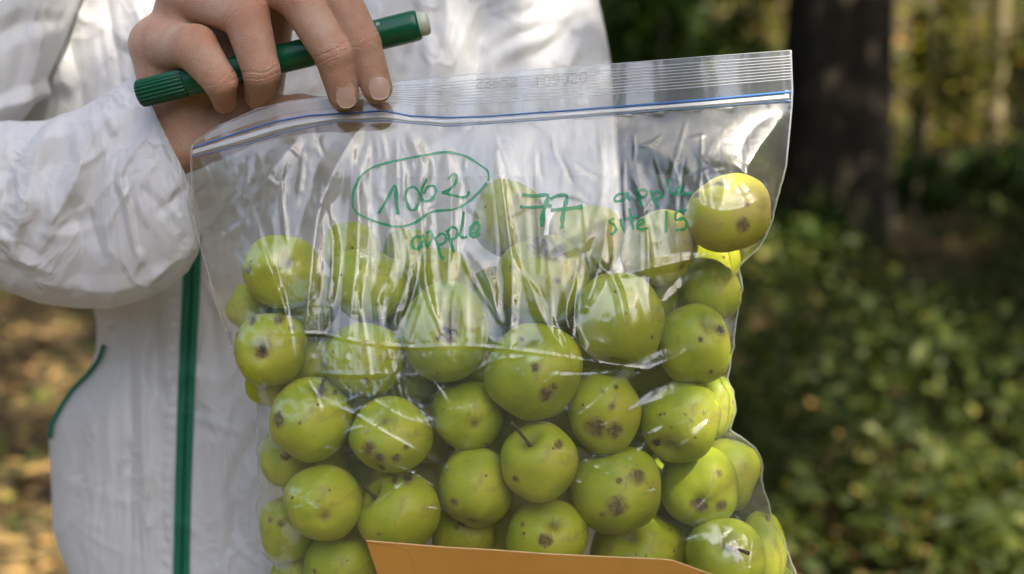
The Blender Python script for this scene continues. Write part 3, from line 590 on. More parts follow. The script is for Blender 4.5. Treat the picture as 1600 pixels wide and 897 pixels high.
XL = lambda y: _XL(y) + (2.2 * (vn(np.asarray(y, float) / 11, 1., 3) - .5) + 2.5 * (vn(np.asarray(y, float) / 34, 2., 3) - .5)) * ss(260, 320, y)
XR = lambda y: _XR(y) + (2.4 * (vn(np.asarray(y, float) / 10, 5., 3) - .5) + 3 * (vn(np.asarray(y, float) / 30, 7., 3) - .5)) * ss(240, 300, y)
gs = 4.0; GX = np.arange(270, 1290, gs); GY = np.arange(60, 1030, gs); GXX, GYY = np.meshgrid(GX, GY)
def zmid_f(x, y):
    return 58 + 62 * ss(230, 430, y) + 3 * np.sin(x * .013) - 10 * ss(450, 320, x) * ss(400, 200, y)
zmid = zmid_f(GXX, GYY)
inside = (GXX > XL(GYY) + 1) & (GXX < XR(GYY) - 1) & (GYY > ZB(GXX) + 4) & (GYY < 1008)
obf = np.full(GXX.shape, 1e4); obb = np.full(GXX.shape, -1e4)
dx_ = (GXX - 800) / FPX; dy_ = -(GYY - 448.5) / FPX
for i, a in enumerate(A):
    k = 1 + zc[i] / FPX; rr3 = np.array([a[2] * k + 5, a[3] * k + 5, (a[2] + a[3]) / 2 * k + 4]); cn = np.array([(a[0] - 800) * k, -(a[1] - 448.5) * k, FPX + zc[i]])
    qa = (dx_ / rr3[0]) ** 2 + (dy_ / rr3[1]) ** 2 + (1 / rr3[2]) ** 2; qb = dx_ * cn[0] / rr3[0] ** 2 + dy_ * cn[1] / rr3[1] ** 2 + cn[2] / rr3[2] ** 2; qc = ((cn / rr3) ** 2).sum() - 1
    ds = qb * qb - qa * qc; m = ds > 0; sq_ = np.sqrt(np.clip(ds, 0, None))
    obf = np.where(m, np.minimum(obf, (qb - sq_) / qa - FPX), obf); obb = np.where(m, np.maximum(obb, (qb + sq_) / qa - FPX), obb)
obb = np.minimum(obb, 345)
def relax(ob, sgn, extra):
    z = zmid.copy(); z = np.where(inside, (np.minimum(z, ob) if sgn < 0 else np.maximum(z, ob)) + extra, z)
    for it in range(900):
        av = z.copy(); av[1:-1, 1:-1] = (z[:-2, 1:-1] + z[2:, 1:-1] + z[1:-1, :-2] + z[1:-1, 2:]) / 4 + sgn * .035
        z = np.where(inside, np.minimum(av, ob) if sgn < 0 else np.maximum(av, ob), zmid)
    return z
ZF = relax(obf, -1, 0); ZBk = relax(obb, 1, 0)
def samp(G, x, y):
    fx = np.clip((np.asarray(x, float) - GX[0]) / gs, 0, len(GX) - 1.001); fy = np.clip((np.asarray(y, float) - GY[0]) / gs, 0, len(GY) - 1.001)
    ix = fx.astype(int); iy = fy.astype(int); fx = fx - ix; fy = fy - iy
    return (G[iy, ix] * (1 - fx) + G[iy, ix + 1] * fx) * (1 - fy) + (G[iy + 1, ix] * (1 - fx) + G[iy + 1, ix + 1] * fx) * fy
def tent(x, y, pts, wid, amp, p=1.0):
    """ridge along a line, tapering off at both ends"""
    P_ = smooth_line(pts, 6); best = np.full(np.shape(x), 1e9); tt = np.zeros(np.shape(x))
    for k in range(len(P_) - 1):
        a, b = P_[k], P_[k + 1]; d = b - a; L = d @ d + 1e-9; t = np.clip(((x - a[0]) * d[0] + (y - a[1]) * d[1]) / L, 0, 1)
        dist = np.hypot(x - a[0] - t * d[0], y - a[1] - t * d[1]); m = dist < best; best = np.where(m, dist, best); tt = np.where(m, (k + t) / (len(P_) - 1), tt)
    w_ = wid * (.35 + .65 * np.sin(np.pi * np.clip(tt, .02, .98)) ** .6)
    return amp * np.clip(1 - best / w_, 0, 1) ** p * np.sin(np.pi * np.clip(tt, 0.03, .97)) ** .5
def fine(x, y, n, box, lmin, lmax, wd, am, ang0, spread, seed, bend=.25):
    """many short thin creases, each worked out only near itself"""
    r_ = np.random.RandomState(seed); d = np.zeros(np.shape(x))
    for _ in range(n):
        cx_ = r_.uniform(box[0], box[2]); cy_ = r_.uniform(box[1], box[3]); L_ = r_.uniform(lmin, lmax); a = ang0 + r_.randn() * spread; b = a + r_.randn() * bend
        p = [(cx_ - L_ * .5 * math.cos(a), cy_ - L_ * .5 * math.sin(a)), (cx_, cy_), (cx_ + L_ * .5 * math.cos(b), cy_ + L_ * .5 * math.sin(b))]
        w_ = wd * r_.uniform(.6, 1.5); A_ = am * r_.uniform(.4, 1.3) * (1 if r_.rand() < .75 else -1); q = np.array(p)
        m = (x > q[:, 0].min() - w_) & (x < q[:, 0].max() + w_) & (y > q[:, 1].min() - w_) & (y < q[:, 1].max() + w_)
        if m.any(): d[m] += tent(x[m], y[m], p, w_, A_)
    return d
CREASE = [ # points, width, height: the long pulls from the zip down over the apples
 ([(350,300),(395,370),(440,470),(462,600)], 9, 6), ([(388,300),(415,400),(450,500),(470,640)], 7, 5),
 ([(500,300),(488,400),(478,500),(468,610)], 26, 11), ([(512,330),(520,400),(506,520)], 12, 6), ([(300,385),(340,375),(385,345)], 10, 8), ([(345,360),(365,400),(410,460)], 9, 6),
 ([(560,290),(560,360),(552,450),(540,560)], 16, 9), ([(625,350),(640,420),(600,540)], 14, 8), ([(600,310),(615,400),(590,470)], 18, 8),
 ([(655,265),(660,360),(668,450),(690,520)], 9, 8), ([(700,240),(705,330),(700,440)], 20, 8), ([(775,240),(790,330),(800,430),(796,560)], 13, 10),
 ([(730,390),(760,430),(780,500)], 12, 8), ([(825,440),(850,500),(890,560)], 13, 9), ([(905,420),(885,500),(935,575)], 12, 9), ([(925,400),(960,440),(975,500),(990,560)], 9, 7),
 ([(950,350),(935,420),(915,480)], 16, 9), ([(860,400),(910,380),(960,340)], 14, 8), ([(1070,300),(1130,330),(1215,300)], 12, 6), ([(1170,260),(1190,225),(1222,185)], 22, 9),
 ([(1100,400),(1150,405),(1190,392)], 8, 6), ([(950,612),(1010,580),(1085,545)], 20, 5.5), ([(975,645),(1040,622),(1115,592)], 18, 5), ([(1030,640),(1070,640),(1120,600)], 7, 4), ([(1040,470),(1080,440),(1150,425)], 12, 4), ([(960,430),(1060,410),(1130,400)], 12, 4),
 ([(930,240),(1000,225),(1090,270),(1200,292)], 26, 3.5), ([(640,210),(660,260),(655,300)], 16, 5), ([(560,200),(520,270),(500,330)], 22, 7), ([(470,210),(430,260),(395,310)], 20, 6),
 ([(1150,600),(1120,650),(1040,730),(1030,790)], 8, 5), ([(1180,700),(1150,760),(1170,850)], 7, 5), ([(1190,780),(1205,840),(1220,900)], 7, 5), ([(1165,800),(1180,850),(1200,910)], 6, 4),
 ([(680,600),(700,640),(690,700)], 6, 3), ([(480,590),(500,640),(490,700)], 5, 3), ([(405,780),(440,800),(480,790)], 7, 4), ([(410,700),(430,690),(470,740)], 6, 4), ([(590,830),(640,800),(690,796)], 6, 3),
]
HAIR = [([(372,517),(440,521),(500,522),(560,534),(640,543),(700,541),(760,543),(850,553),(960,571),(1040,579),(1105,583)], 3.2, 3.2)]
def wrinkle(x, y):
    E = ss(215, 290, y) * (1 - .93 * ss(470, 650, y)); s_ = np.arctan2(x - 660, y + 1500) * 1800 + 46 * (vn(x / 110, y / 170, 3) - .5)
    n1 = vn(s_ / 36, y / 330, 1); n2 = vn(s_ / 13, y / 150, 2); n3 = vn(x / 19, y / 26, 7); n4 = vn(x / 8, y / 10, 4)
    r1 = (1 - np.abs(2 * n1 - 1)) ** 2; r2 = (1 - np.abs(2 * n2 - 1)) ** 2; r3 = 1 - np.abs(2 * n3 - 1); r4 = 1 - np.abs(2 * n4 - 1)
    gate = ss(.35, .65, vn(x / 75, y / 240, 21)); d = E * (6 * r1 * (.25 + .75 * gate) + 1.6 * r2 * gate) + r3 * (.6 + .9 * E) * (.4 + vn(x / 110, y / 110, 9)) + .5 * r4 * ss(.45, .7, vn(x / 70, y / 70, 12))
    d += ss(600, 680, y) * (2.6 * (1 - np.abs(2 * vn((x + y) / 46, (y - x) / 120, 5) - 1)) ** 3 + 2.2 * (1 - np.abs(2 * vn((x - 1.6 * y) / 60, (y * .6 + x) / 130, 15) - 1)) ** 4)
    for p, w_, a_ in CREASE: d = d + tent(x, y, p, w_ * 1.15, min(a_ * 1.35, .46 * w_))
    for p, w_, a_ in HAIR: d = d + tent(x, y, p, w_, a_)
    d = d + fine(x, y, 40, (330, 260, 1180, 560), 70, 220, 7, 2.0, 1.55, .16, 31) + fine(x, y, 60, (420, 560, 1200, 900), 40, 150, 4.5, 1.5, 2.5, .55, 32) + fine(x, y, 40, (320, 210, 1200, 330), 20, 70, 5, 1.6, 1.2, .9, 33) + fine(x, y, 26, (1120, 560, 1240, 900), 30, 110, 4, 1.8, 1.3, .5, 34) + fine(x, y, 16, (400, 600, 450, 900), 20, 70, 4, 1.8, 1.6, .8, 35)
    edge = ss(0, 26, np.minimum(x - XL(y), XR(y) - x)); return d * edge * ss(-2, 30, y - ZB(x))
nu, nv = 430, 400
u = np.linspace(0, 1, nu); v_ = np.linspace(0, 1, nv); UU, VV = np.meshgrid(u, v_)
xt = 305 + (1235 - 305) * UU; YY = LIP(xt) * (1 - VV) + 1010 * VV; XX = XL(YY) + (XR(YY) - XL(YY)) * UU
WR = wrinkle(XX, YY)
# the lip sags a little behind the fingertips and ripples
def lipz(x, y): return 2.5 * (vn(x / 60, y / 200, 14) - .5) * ss(620, 700, x) + 1.2 * np.sin(x * .05) * ss(640, 700, x)
def ZFront(x, y):
    x = np.asarray(x, float); y = np.asarray(y, float); return samp(ZF, x, y) + lipz(x, y) * (1 - ss(-5, 20, y - ZB(x))) - wrinkle(x, y)
bag = empty('zip_bag', W(770, 560, 110)); tag(bag, 'clear zip top plastic bag full of green apples, held up by a hand', 'plastic bag')
def bagpart(name, v, f, mat, parent=None, **k):
    o = mesh_obj(name, v, f, mat, **k); par = parent or bag
    o.parent = par
    if par is bag: o.matrix_parent_inverse = Matrix.Translation(-bag.location)
    return o
zf = samp(ZF, XX, YY) + lipz(XX, YY) * (1 - ss(-5, 20, YY - ZB(XX))) - WR
bagpart('front_film', W(XX, YY, zf).reshape(-1, 3), grid_faces(nv, nu), M['film'])
nub, nvb = 240, 220; u = np.linspace(0, 1, nub); v_ = np.linspace(0, 1, nvb); UB, VB = np.meshgrid(u, v_)
yb = LIP(305 + 930 * UB) * (1 - VB) + 1010 * VB; xb = XL(yb) + (XR(yb) - XL(yb)) * UB
zb = samp(ZBk, xb, yb) + lipz(xb, yb) * (1 - ss(-5, 20, yb - ZB(xb))) + 2.2 + .6 * wrinkle(xb + 60, yb)
bagpart('back_film', W(xb, yb, zb).reshape(-1, 3), grid_faces(nvb, nub), M['backfilm'])
# side seams
def edge_tube(XE, rad, y0, y1, off):
    ys = np.linspace(y0, y1, 220); xs = XE(ys) + off; return tube(W(xs, ys, samp(zmid, xs, ys) + .5), rad * S, 6)
for XE, y0_ in ((XL, 226), (XR, 79)): v, f = edge_tube(XE, 1.5, y0_, 1005, 0); bagpart('side_seam', v, f, M['seam'])
def strip(x0, x1, yc, half, dz, n=260, bulge=1.5):
    xs = np.linspace(x0, x1, n); pr = np.linspace(-1, 1, 7); X_ = np.repeat(xs[:, None], 7, 1); Y_ = yc(xs)[:, None] + half(xs)[:, None] * pr[None]; Z_ = samp(ZF, X_, Y_) * 0 + (samp(zmid, X_, Y_) + lipz(X_, Y_)) - dz - bulge * np.sqrt(np.clip(1 - pr ** 2, 0, 1))[None]
    return W(X_, Y_, Z_).reshape(-1, 3), grid_faces(n, 7)
cst = lambda c: (lambda x: np.full(np.shape(x), float(c)))
v, f = strip(301, 1237, ZA, lambda x: 1.3 + .5 * ss(700, 1200, x), 1.2); o = bagpart('blue_stripe', v, f, M['blue']); o['label'] = 'bright blue stripe along the top of the zip'
v, f = strip(299, 1237, ZB, cst(1.2), 1.0); o = bagpart('blue_stripe', v, f, M['bluefaint']); o['label'] = 'fainter blue stripe below the zip track'
mid = lambda x: (ZA(x) * .45 + ZB(x) * .55); a1 = strip(301, 1233, mid, lambda x: .30 * (ZB(x) - ZA(x)), 1.5, bulge=3.0)
a2 = strip(301, 1233, lambda x: mid(x) + 1.2, cst(1.1), 5, bulge=1.2); v, f = join([(a1[0], a1[1]), (a2[0], a2[1])]); bagpart('zip_track', v, f, M['track'])
parts = []
for k in range(9):
    fr = .10 + k * .075
    yc = (lambda fr: (lambda x: LIP(x) + 3 + (ZA(x) - 5 - LIP(x)) * fr))(fr); parts.append(strip(320 if k else 305, 1236, yc, cst(.85), .6, bulge=.9))
v, f = join(parts); o = bagpart('lip_ridges', v, f, M['ridge'])
v, f = strip(305, 1236, lambda x: LIP(x) + .5, cst(.8), .4, bulge=.8); bagpart('lip_edge', v, f, M['seam'])
# crushed seal at the right end of the zip
rs2 = np.random.RandomState(2); parts = []
for k in range(7):
    a_ = rs2.rand(2) * (8, 12); b_ = rs2.rand(2) * (8, 14); p = np.linspace(0, 1, 5)[:, None]; xy = np.array([1225, 141]) + a_ + (b_ - a_) * p
    parts.append(tube(W(xy[:, 0], xy[:, 1], 54 + 2 * np.sin(p[:, 0] * 3)), 1.3 * S, 6))
v, f = join(parts); bagpart('crushed_seal', v, f, M['seam'])
# write-on panel, draped on the front
px_ = np.linspace(557, 1150, 250); py_ = np.linspace(0, 1, 80); PX, PV = np.meshgrid(px_, py_); PY = (277 - 5 * (PX - 557) / 593) * (1 - PV) + (412 - 14 * (PX - 557) / 593) * PV
PX = 557 + (PX - 557) * (1 - .115 * ss(0, .55, PV))
panel = bagpart('write_on_panel', W(PX, PY, ZFront(PX, PY) - .9).reshape(-1, 3), grid_faces(80, 250), M['panel'])
def ribbon(pts, wd, lift=2.2, n=7, var=.45):
    P_ = smooth_line(pts, n); T = np.gradient(P_, axis=0); T /= np.linalg.norm(T, axis=1)[:, None] + 1e-9; Nn = np.stack([-T[:, 1], T[:, 0]], 1)
    q = np.linspace(-1, 1, 5); ww = wd * 1.2 * (1 + var * (vn(np.arange(len(P_)) * .45, 3., 2) - .5) * 2) * .5
    xy = P_[:, None] + Nn[:, None] * (q[None, :, None] * ww[:, None, None]); return W(xy[..., 0], xy[..., 1], ZFront(xy[..., 0], xy[..., 1]) - lift).reshape(-1, 3), grid_faces(len(P_), 5)
z6 = lambda L: [(540 + a / 3.737, 220 + b / 3.737) for a, b in L]; z3 = lambda L: [(700 + a / 2.491, 60 + b / 2.491) for a, b in L]
ink = [
 (z6([(835,235),(830,180),(790,145),(700,90),(620,70),(560,68),(400,95),(260,125),(150,160),(80,220),(45,310),(45,390),(90,435),(200,480),(300,500),(400,480),(480,425),(540,408),(620,403),(690,375),(770,310),(825,245)]), 3.2),
 (z6([(192,425),(240,345),(288,262),(297,350),(305,430)]), 4.6),
 (z6([(395,265),(362,285),(352,330),(372,395),(405,402),(432,350),(428,300),(398,265)]), 3.8),
 (z6([(478,222),(450,270),(440,320),(455,350),(500,345),(527,300),(515,265),(480,270),(455,310)]), 3.8),
 (z6([(602,222),(625,195),(650,205),(640,250),(600,290),(565,302),(620,318),(680,330),(708,322),(722,295)]), 3.8),
 (z6([(445,565),(410,560),(388,590),(395,625),(425,628),(448,590),(440,600),(452,625)]), 4.0),
 (z6([(450,545),(462,580),(470,612),(490,600),(505,560),(495,530),(470,540)]), 4.2),
 (z6([(520,560),(540,610),(555,670),(572,690)]), 4.8), (z6([(522,580),(550,545),(580,550),(585,585),(550,610)]), 4.0),
 (z6([(590,520),(610,580),(632,650)]), 4.8), (z6([(592,535),(620,505),(650,520),(648,560),(615,580)]), 4.0),
 (z6([(690,415),(682,480),(668,550),(690,565),(712,560)]), 4.2), (z6([(722,548),(765,530),(780,495),(760,478),(735,505),(728,545),(750,562),(785,540)]), 4.6),
 (z6([(1030,315),(1110,322),(1180,318),(1165,380),(1150,440),(1145,500)]), 5.4), (z6([(1018,385),(1080,388),(1150,384),(1205,378)]), 4.4),
 (z6([(1192,342),(1240,320),(1292,322),(1280,380),(1268,440),(1265,510)]), 5.2), (z6([(1198,405),(1260,400),(1330,392),(1385,384)]), 5.6),
 (z3([(692,602),(665,606),(648,622),(655,634),(680,628),(697,602),(700,618),(712,626)]), 3.8),
 (z3([(735,583),(742,615),(755,652)]), 4.2), (z3([(735,602),(755,588),(775,594),(770,612),(745,620)]), 3.4), (z3([(790,590),(800,622),(816,657)]), 4.2), (z3([(790,608),(812,596),(832,602),(826,618),(800,626)]), 3.4),
 (z3([(855,545),(860,580),(868,604),(882,604),(905,592),(912,580),(898,578),(888,594),(900,608),(925,604),(948,601)]), 3.6),
 (z3([(648,700),(628,712),(648,728),(652,748),(634,764)]), 4.2), (z3([(672,702),(676,728),(686,748)]), 4.2), (z3([(708,660),(712,700),(722,742)]), 4.2), (z3([(688,702),(712,698),(742,690)]), 3.4),
 (z3([(738,728),(760,718),(756,704),(740,712),(738,736),(755,744),(778,738)]), 3.6), (z3([(850,672),(850,712),(850,755)]), 4.6), (z3([(930,668),(892,674),(886,706),(915,702),(930,720),(918,742),(885,748)]), 4.2)]
v, f = join([ribbon(p, w_) for p, w_ in ink]); bagpart('handwriting', v, f, M['ink'], parent=panel, smooth=True); 
bpy.data.objects['handwriting'].matrix_parent_inverse = Matrix.Identity(4)
# dot printed code on the lip
FONT = {'0':["01110","10001","10001","10001","10001","10001","01110"],'1':["00100","01100","00100","00100","00100","00100","00100"],'2':["01110","10001","00001","00110","01000","10000","11111"],'3':["11110","00001","00001","01110","00001","00001","11110"],'5':["11111","10000","11110","00001","00001","10001","01110"],'6':["00110","01000","10000","11110","10001","10001","01110"],'9':["01110","10001","10001","01111","00001","00010","01100"]}
def dots(text, x0, y0, adv, cw, chh, slope):
    V, F = [], []; k = 0
    for ci, chh_ in enumerate(text):
        if chh_ == ' ': continue
        for r_i, row in enumerate(FONT[chh_]):
            for c_i, b in enumerate(row):
                if b == '1':
                    x_ = x0 + ci * adv + c_i * cw; y_ = y0 + slope * (x_ - x0) + r_i * chh; a = np.linspace(0, 2 * math.pi, 6, endpoint=False)
                    xs = x_ + .85 * np.cos(a) ; ys = y_ + .85 * np.sin(a); V.append(W(xs, ys, samp(zmid, xs, ys) + lipz(xs, ys) - 4.0)); F.append(tuple(range(k, k + 6))); k += 6
    return np.vstack(V), F
v, f = join([dots('23652', 744, 124, 13.4, 2.3, 2.25, -.055), dots('1', 835, 120.5, 14, 2.3, 2.5, -.055), dots('09020', 850, 119, 14.2, 2.3, 2.5, -.09)])
bagpart('printed_code', v, f, M['print'], smooth=False)

# ------------------------------------------------------------------ envelope in front of the bag
P_ = [(572,845),(700,855.5),(860,866),(1035,874),(1052,876),(1110,897),(1190,926),(1190,1180),(650,1180),(604,960)]
env = empty('envelope', W(850, 900, -52)); tag(env, 'orange brown paper envelope across the bottom, in front of the bag', 'envelope')
def ztop(x, y): return -50 + 5 * np.sin((x - 560) * .006) - .05 * (y - 845)
top = np.array([(572,845),(640,850.6),(700,855.5),(780,860),(860,866),(950,870),(1035,874),(1052,876),(1080,886),(1110,897),(1190,926)], float)
def envsheet(dz, x0=0):
    rows = []
    for t in np.linspace(0, 1, 30):
        xs = np.interp(np.linspace(0, 1, 60), np.linspace(0, 1, len(top)), top[:, 0]); ys0 = np.interp(xs, top[:, 0], top[:, 1]); ys = ys0 + (1200 - ys0) * t
        lft = 572 + (ys - 845) * .34; xx = 1190 - (1190 - xs) * (1190 - lft) / (1190 - 572); rows.append(W(xx, ys, ztop(xx, ys) + dz))
    return np.array(rows)
a_ = envsheet(-2.0); b_ = envsheet(2.0); v = np.vstack([a_.reshape(-1, 3), b_.reshape(-1, 3)]); f1 = grid_faces(30, 60); n0 = 1800
f = [tuple(q) for q in f1] + [tuple(q[::-1] + n0) for q in f1] + [(j + 1, j, j + n0, j + 1 + n0) for j in range(59)] + [((i + 1) * 60, i * 60, i * 60 + n0, (i + 1) * 60 + n0) for i in range(29)] + [(i * 60 + 59, (i + 1) * 60 + 59, (i + 1) * 60 + 59 + n0, i * 60 + 59 + n0) for i in range(29)]
def envpart(name, v, f, mat, smooth=True):
    o = mesh_obj(name, v, f, mat, smooth=smooth); o.parent = env; o.matrix_parent_inverse = Matrix.Translation(-env.location); return o
envpart('body', v, f, M['kraft'], False)
# glued side flap and the cut edge
fl = smooth_line([(573,846.5),(600,851),(628,856),(640,866),(647,885),(655,930),(668,1000)], 8); pr = np.linspace(-1, 1, 3)
X_ = fl[:, 0:1] + 0 * pr; Y_ = fl[:, 1:2] + 0 * pr; X_ = fl[:, 0:1] + pr * .9; v = W(X_, fl[:, 1:2] + 0 * pr + pr * -.4, ztop(X_, fl[:, 1:2]) - 2.6 - .8 * (1 - pr ** 2)).reshape(-1, 3); envpart('flap_seam', v, grid_faces(len(fl), 3), M['kraft'])
tp = np.stack([np.interp(np.linspace(0, 1, 60), np.linspace(0, 1, len(top)), top[:, 0])] * 1, 1)[:, 0]; ty = np.interp(tp, top[:, 0], top[:, 1])
v, f = tube(W(tp, ty, ztop(tp, ty) - 1.2), 1.15 * S, 6); envpart('cut_edge', v, f, M['kraft_edge'])

# ------------------------------------------------------------------ the person
person = empty('person', (W(520, 1200, 650)[0], W(520, 1200, 650)[1], 0.0)); tag(person, 'person in white coverall with green zip, holding up the bag and a green marker', 'person')
def pp(name, v, f, mat, parent=None, **k):
    o = mesh_obj(name, v, f, mat, **k); o.parent = parent or person
    o.matrix_parent_inverse = Matrix.Translation(-person.location) if parent is None else Matrix.Identity(4); return o
# hand: tapered bones blended into one skin
def cone(P, a, b, ra, rb):
    a = np.array(a, np.float32); b = np.array(b, np.float32); d = b - a; L = float(d @ d); t = np.clip((P - a) @ d / L, 0, 1); q = P - a - t[..., None] * d
    return np.sqrt((q * q).sum(-1)) - (ra + (rb - ra) * t)
def smin(a, b, k):
    h = np.clip(.5 + .5 * (b - a) / k, 0, 1); return b * (1 - h) + a * h - k * h * (1 - h)
FING = {  # joints from the knuckle out: (x, y, z, radius)
 'little': [(242,66,165,40),(304,74,62,36),(345,128,46,27),(351,160,72,18.5)],
 'ring':   [(285,-20,150,44),(384,24,50,37),(409,112,34,29.5),(404,150,76,22)],
 'middle': [(345,-72,140,44),(466,-6,34,36),(522,82,22,32.5),(537,147,36,25)],
 'index':  [(410,-96,120,44),(518,-32,40,33),(566,66,26,29),(589,137,36,24.5)]}
THUMB = [(300,215,190,50),(395,186,150,38),(470,178,118,30),(535,180,96,26),(592,180,90,24)]
hh = 2.0; org = np.array([175., -170., -22.]); nx_, ny_, nz_ = int(460 / hh), int(500 / hh), int(300 / hh)
gx_, gy_, gz_ = [org[k] + hh * np.arange(n) for k, n in enumerate((nx_, ny_, nz_))]
PG = np.stack(np.meshgrid(gx_, gy_, gz_, indexing='ij'), -1).astype(np.float32)
wr = (268, 224, 190)
palm = cone(PG, wr, (285, 20, 172), 41, 46)
for m_, r0 in (((345, -60, 158), 44), ((242, 70, 170), 40), ((400, -90, 140), 42), ((300, 120, 165), 44)): palm = smin(palm, cone(PG, wr, m_, 38 if m_[0] != 242 else 34, r0), 22)
palm = smin(palm, cone(PG, (268, 224, 192), (190, 330, 232), 38, 44), 20)
palm = smin(palm, cone(PG, (330, 120, 168), (400, 20, 155), 40, 38), 22)
palm = smin(palm, cone(PG, (395, 150, 166), (430, -70, 160), 46, 46), 22)
D = None
for nm_, J in FING.items():
    d = cone(PG, J[0][:3], J[1][:3], J[0][3] * .92, J[1][3] * .95)
    prox = smin(palm, d, 16) if nm_ in ('little', 'ring') else smin(palm, d, 12)
    c2 = smin(cone(PG, J[1][:3], J[2][:3], J[1][3], J[2][3]), cone(PG, J[2][:3], J[3][:3], J[2][3], J[3][3]), 5)
    md = smin(d, c2, 8); D = md if D is None else smin(D, md, 2.2); palm = prox
D = smin(D, palm, 4)
th = None
for k in range(4):
    c_ = cone(PG, THUMB[k][:3], THUMB[k + 1][:3], THUMB[k][3], THUMB[k + 1][3]); th = c_ if th is None else smin(th, c_, 8)
D = smin(D, th, 14)
del PG, palm, th, prox
Vh, Fh = surface_nets(D, org, hh); del D
# creases over the joints, knuckle colour
kn = np.zeros(len(Vh)); 
for nm_, J in FING.items():
    for jj, depth in ((1, 1.0), (2, 1.0)):
        a = np.array(J[jj - 1][:3], float); b = np.array(J[jj][:3], float); c_ = np.array(J[jj + 1][:3], float); T = (c_ - a); T /= np.linalg.norm(T); q = Vh - b; s_ = q @ T; rad = np.linalg.norm(q, axis=1)
        near = np.exp(-(rad / (J[jj][3] * 1.15)) ** 4) * (q[:, 2] < 5); kn = np.maximum(kn, near * .8 * (1 if jj == 1 else .6))
        s2 = s_ + 1.1 * np.sin(Vh[:, 0] * .16 + jj) + 3.0 * (vn(Vh[:, 0] / 9, Vh[:, 1] / 30, 5) - .5) + .06 * (q[:, 0] ** 2 + 0) / J[jj][3]
        g = 1.5 * (np.exp(-((s2 - 5) / 1.9) ** 2) + np.exp(-((s2 + 5) / 1.9) ** 2) + .7 * np.exp(-((s2) / 1.6) ** 2) + .4 * np.exp(-((s2 - 11) / 1.6) ** 2)) * (1.7 if jj == 2 else 1.5)
        dirn = q / (rad[:, None] + 1e-6); Vh = Vh - dirn * (g * near)[:, None]
        kn = np.maximum(kn, 0)
    tip = np.array(J[3][:3], float); kn = np.maximum(kn, .55 * np.exp(-(np.linalg.norm(Vh - tip, axis=1) / (J[3][3] * 1.2)) ** 4))
Vh = Vh + .8 * np.stack([vn(Vh[:, 1] / 30, Vh[:, 2] / 30, 1) - .5, vn(Vh[:, 0] / 30, Vh[:, 2] / 30, 2) - .5, vn(Vh[:, 0] / 22, Vh[:, 1] / 22, 3) - .5], 1)
hand = pp('hand', W(Vh[:, 0], Vh[:, 1], Vh[:, 2]), Fh, M['skin'], attrs={'knuckle': kn})
def skin_z(x, y):
    """depth of the hand's near side under each picture point"""
    sh_ = np.shape(x); x = np.ravel(x); y = np.ravel(y); out = np.zeros(len(x)); m = (Vh[:, 0] > x.min() - 8) & (Vh[:, 0] < x.max() + 8) & (Vh[:, 1] > y.min() - 8) & (Vh[:, 1] < y.max() + 8) & (Vh[:, 2] < 60); P3 = Vh[m]
    for i_ in range(len(x)):
        d2 = (P3[:, 0] - x[i_]) ** 2 + (P3[:, 1] - y[i_]) ** 2; k_ = np.argsort(d2)[:10]; zz_ = P3[k_, 2]; zz_ = zz_[zz_ < zz_.min() + 8]; out[i_] = zz_.mean()
    return out.reshape(sh_)
def nail(cx, cy, ang, wd, ln):
    """curved nail lying on the back of a fingertip"""
    n = 19; uu, vv = np.meshgrid(np.linspace(-1, 1, n), np.linspace(-1, 1, n)); mxn = np.maximum(np.abs(uu), np.abs(vv)) + 1e-9; l4 = (np.abs(uu) ** 2.6 + np.abs(vv) ** 2.6) ** (1 / 2.6) + 1e-9; sx = uu * mxn / l4; sy = vv * mxn / l4
    X0 = sx * wd; Y0 = sy * ln; ca, sa = math.cos(ang), math.sin(ang); X_ = cx + X0 * ca - Y0 * sa; Y_ = cy + X0 * sa + Y0 * ca
    xx_ = cx + (X0 * .8) * ca - (Y0 * .8) * sa; yy_ = cy + (X0 * .8) * sa + (Y0 * .8) * ca; Z_ = skin_z(xx_, yy_)
    cf = np.polynomial.polynomial.polyvander2d(X0.ravel() / wd, Y0.ravel() / ln, [2, 2]); co = np.linalg.lstsq(cf, Z_.ravel(), rcond=None)[0]; Z_ = (cf @ co).reshape(n, n)
    v1 = W(X_, Y_, Z_ - .9).reshape(-1, 3); v2 = W(X_, Y_, Z_ + 4).reshape(-1, 3); f = [tuple(q) for q in grid_faces(n, n)]; ring_ = [i for i in range(n)] + [i * n + n - 1 for i in range(1, n)] + [n * n - 2 - i for i in range(n - 1)] + [(n - 2 - i) * n for i in range(n - 2)]
    N0 = n * n; f += [tuple(q[::-1] + N0) for q in grid_faces(n, n)] + [(ring_[i], ring_[(i + 1) % len(ring_)], ring_[(i + 1) % len(ring_)] + N0, ring_[i] + N0) for i in range(len(ring_))]
    pp('nail', np.vstack([v1, v2]), f, M['nail'], hand)
    idx = [i for i in range((n - 1) // 2 * 1)]  # free edge and cuticle rim
    rim = [(n - 4) * n - i * n for i in range(n - 4)] + [i for i in range(1, n)] + [i * n + n - 1 for i in range(1, n - 3)]
    rs3 = np.random.RandomState(int(cx)); pr_ = v1[rim] + np.array(Fw) * .5 * S + (rs3.randn(len(rim), 3) * .35 - 0) * S; v, f = tube(pr_, (.9 + .5 * rs3.rand(len(rim))) * S, 6); pp('cuticle', v, f, M['nail_edge'], hand)
nail(541, 150, -.10, 15, 19)
nail(593, 137, -.14, 16, 19)

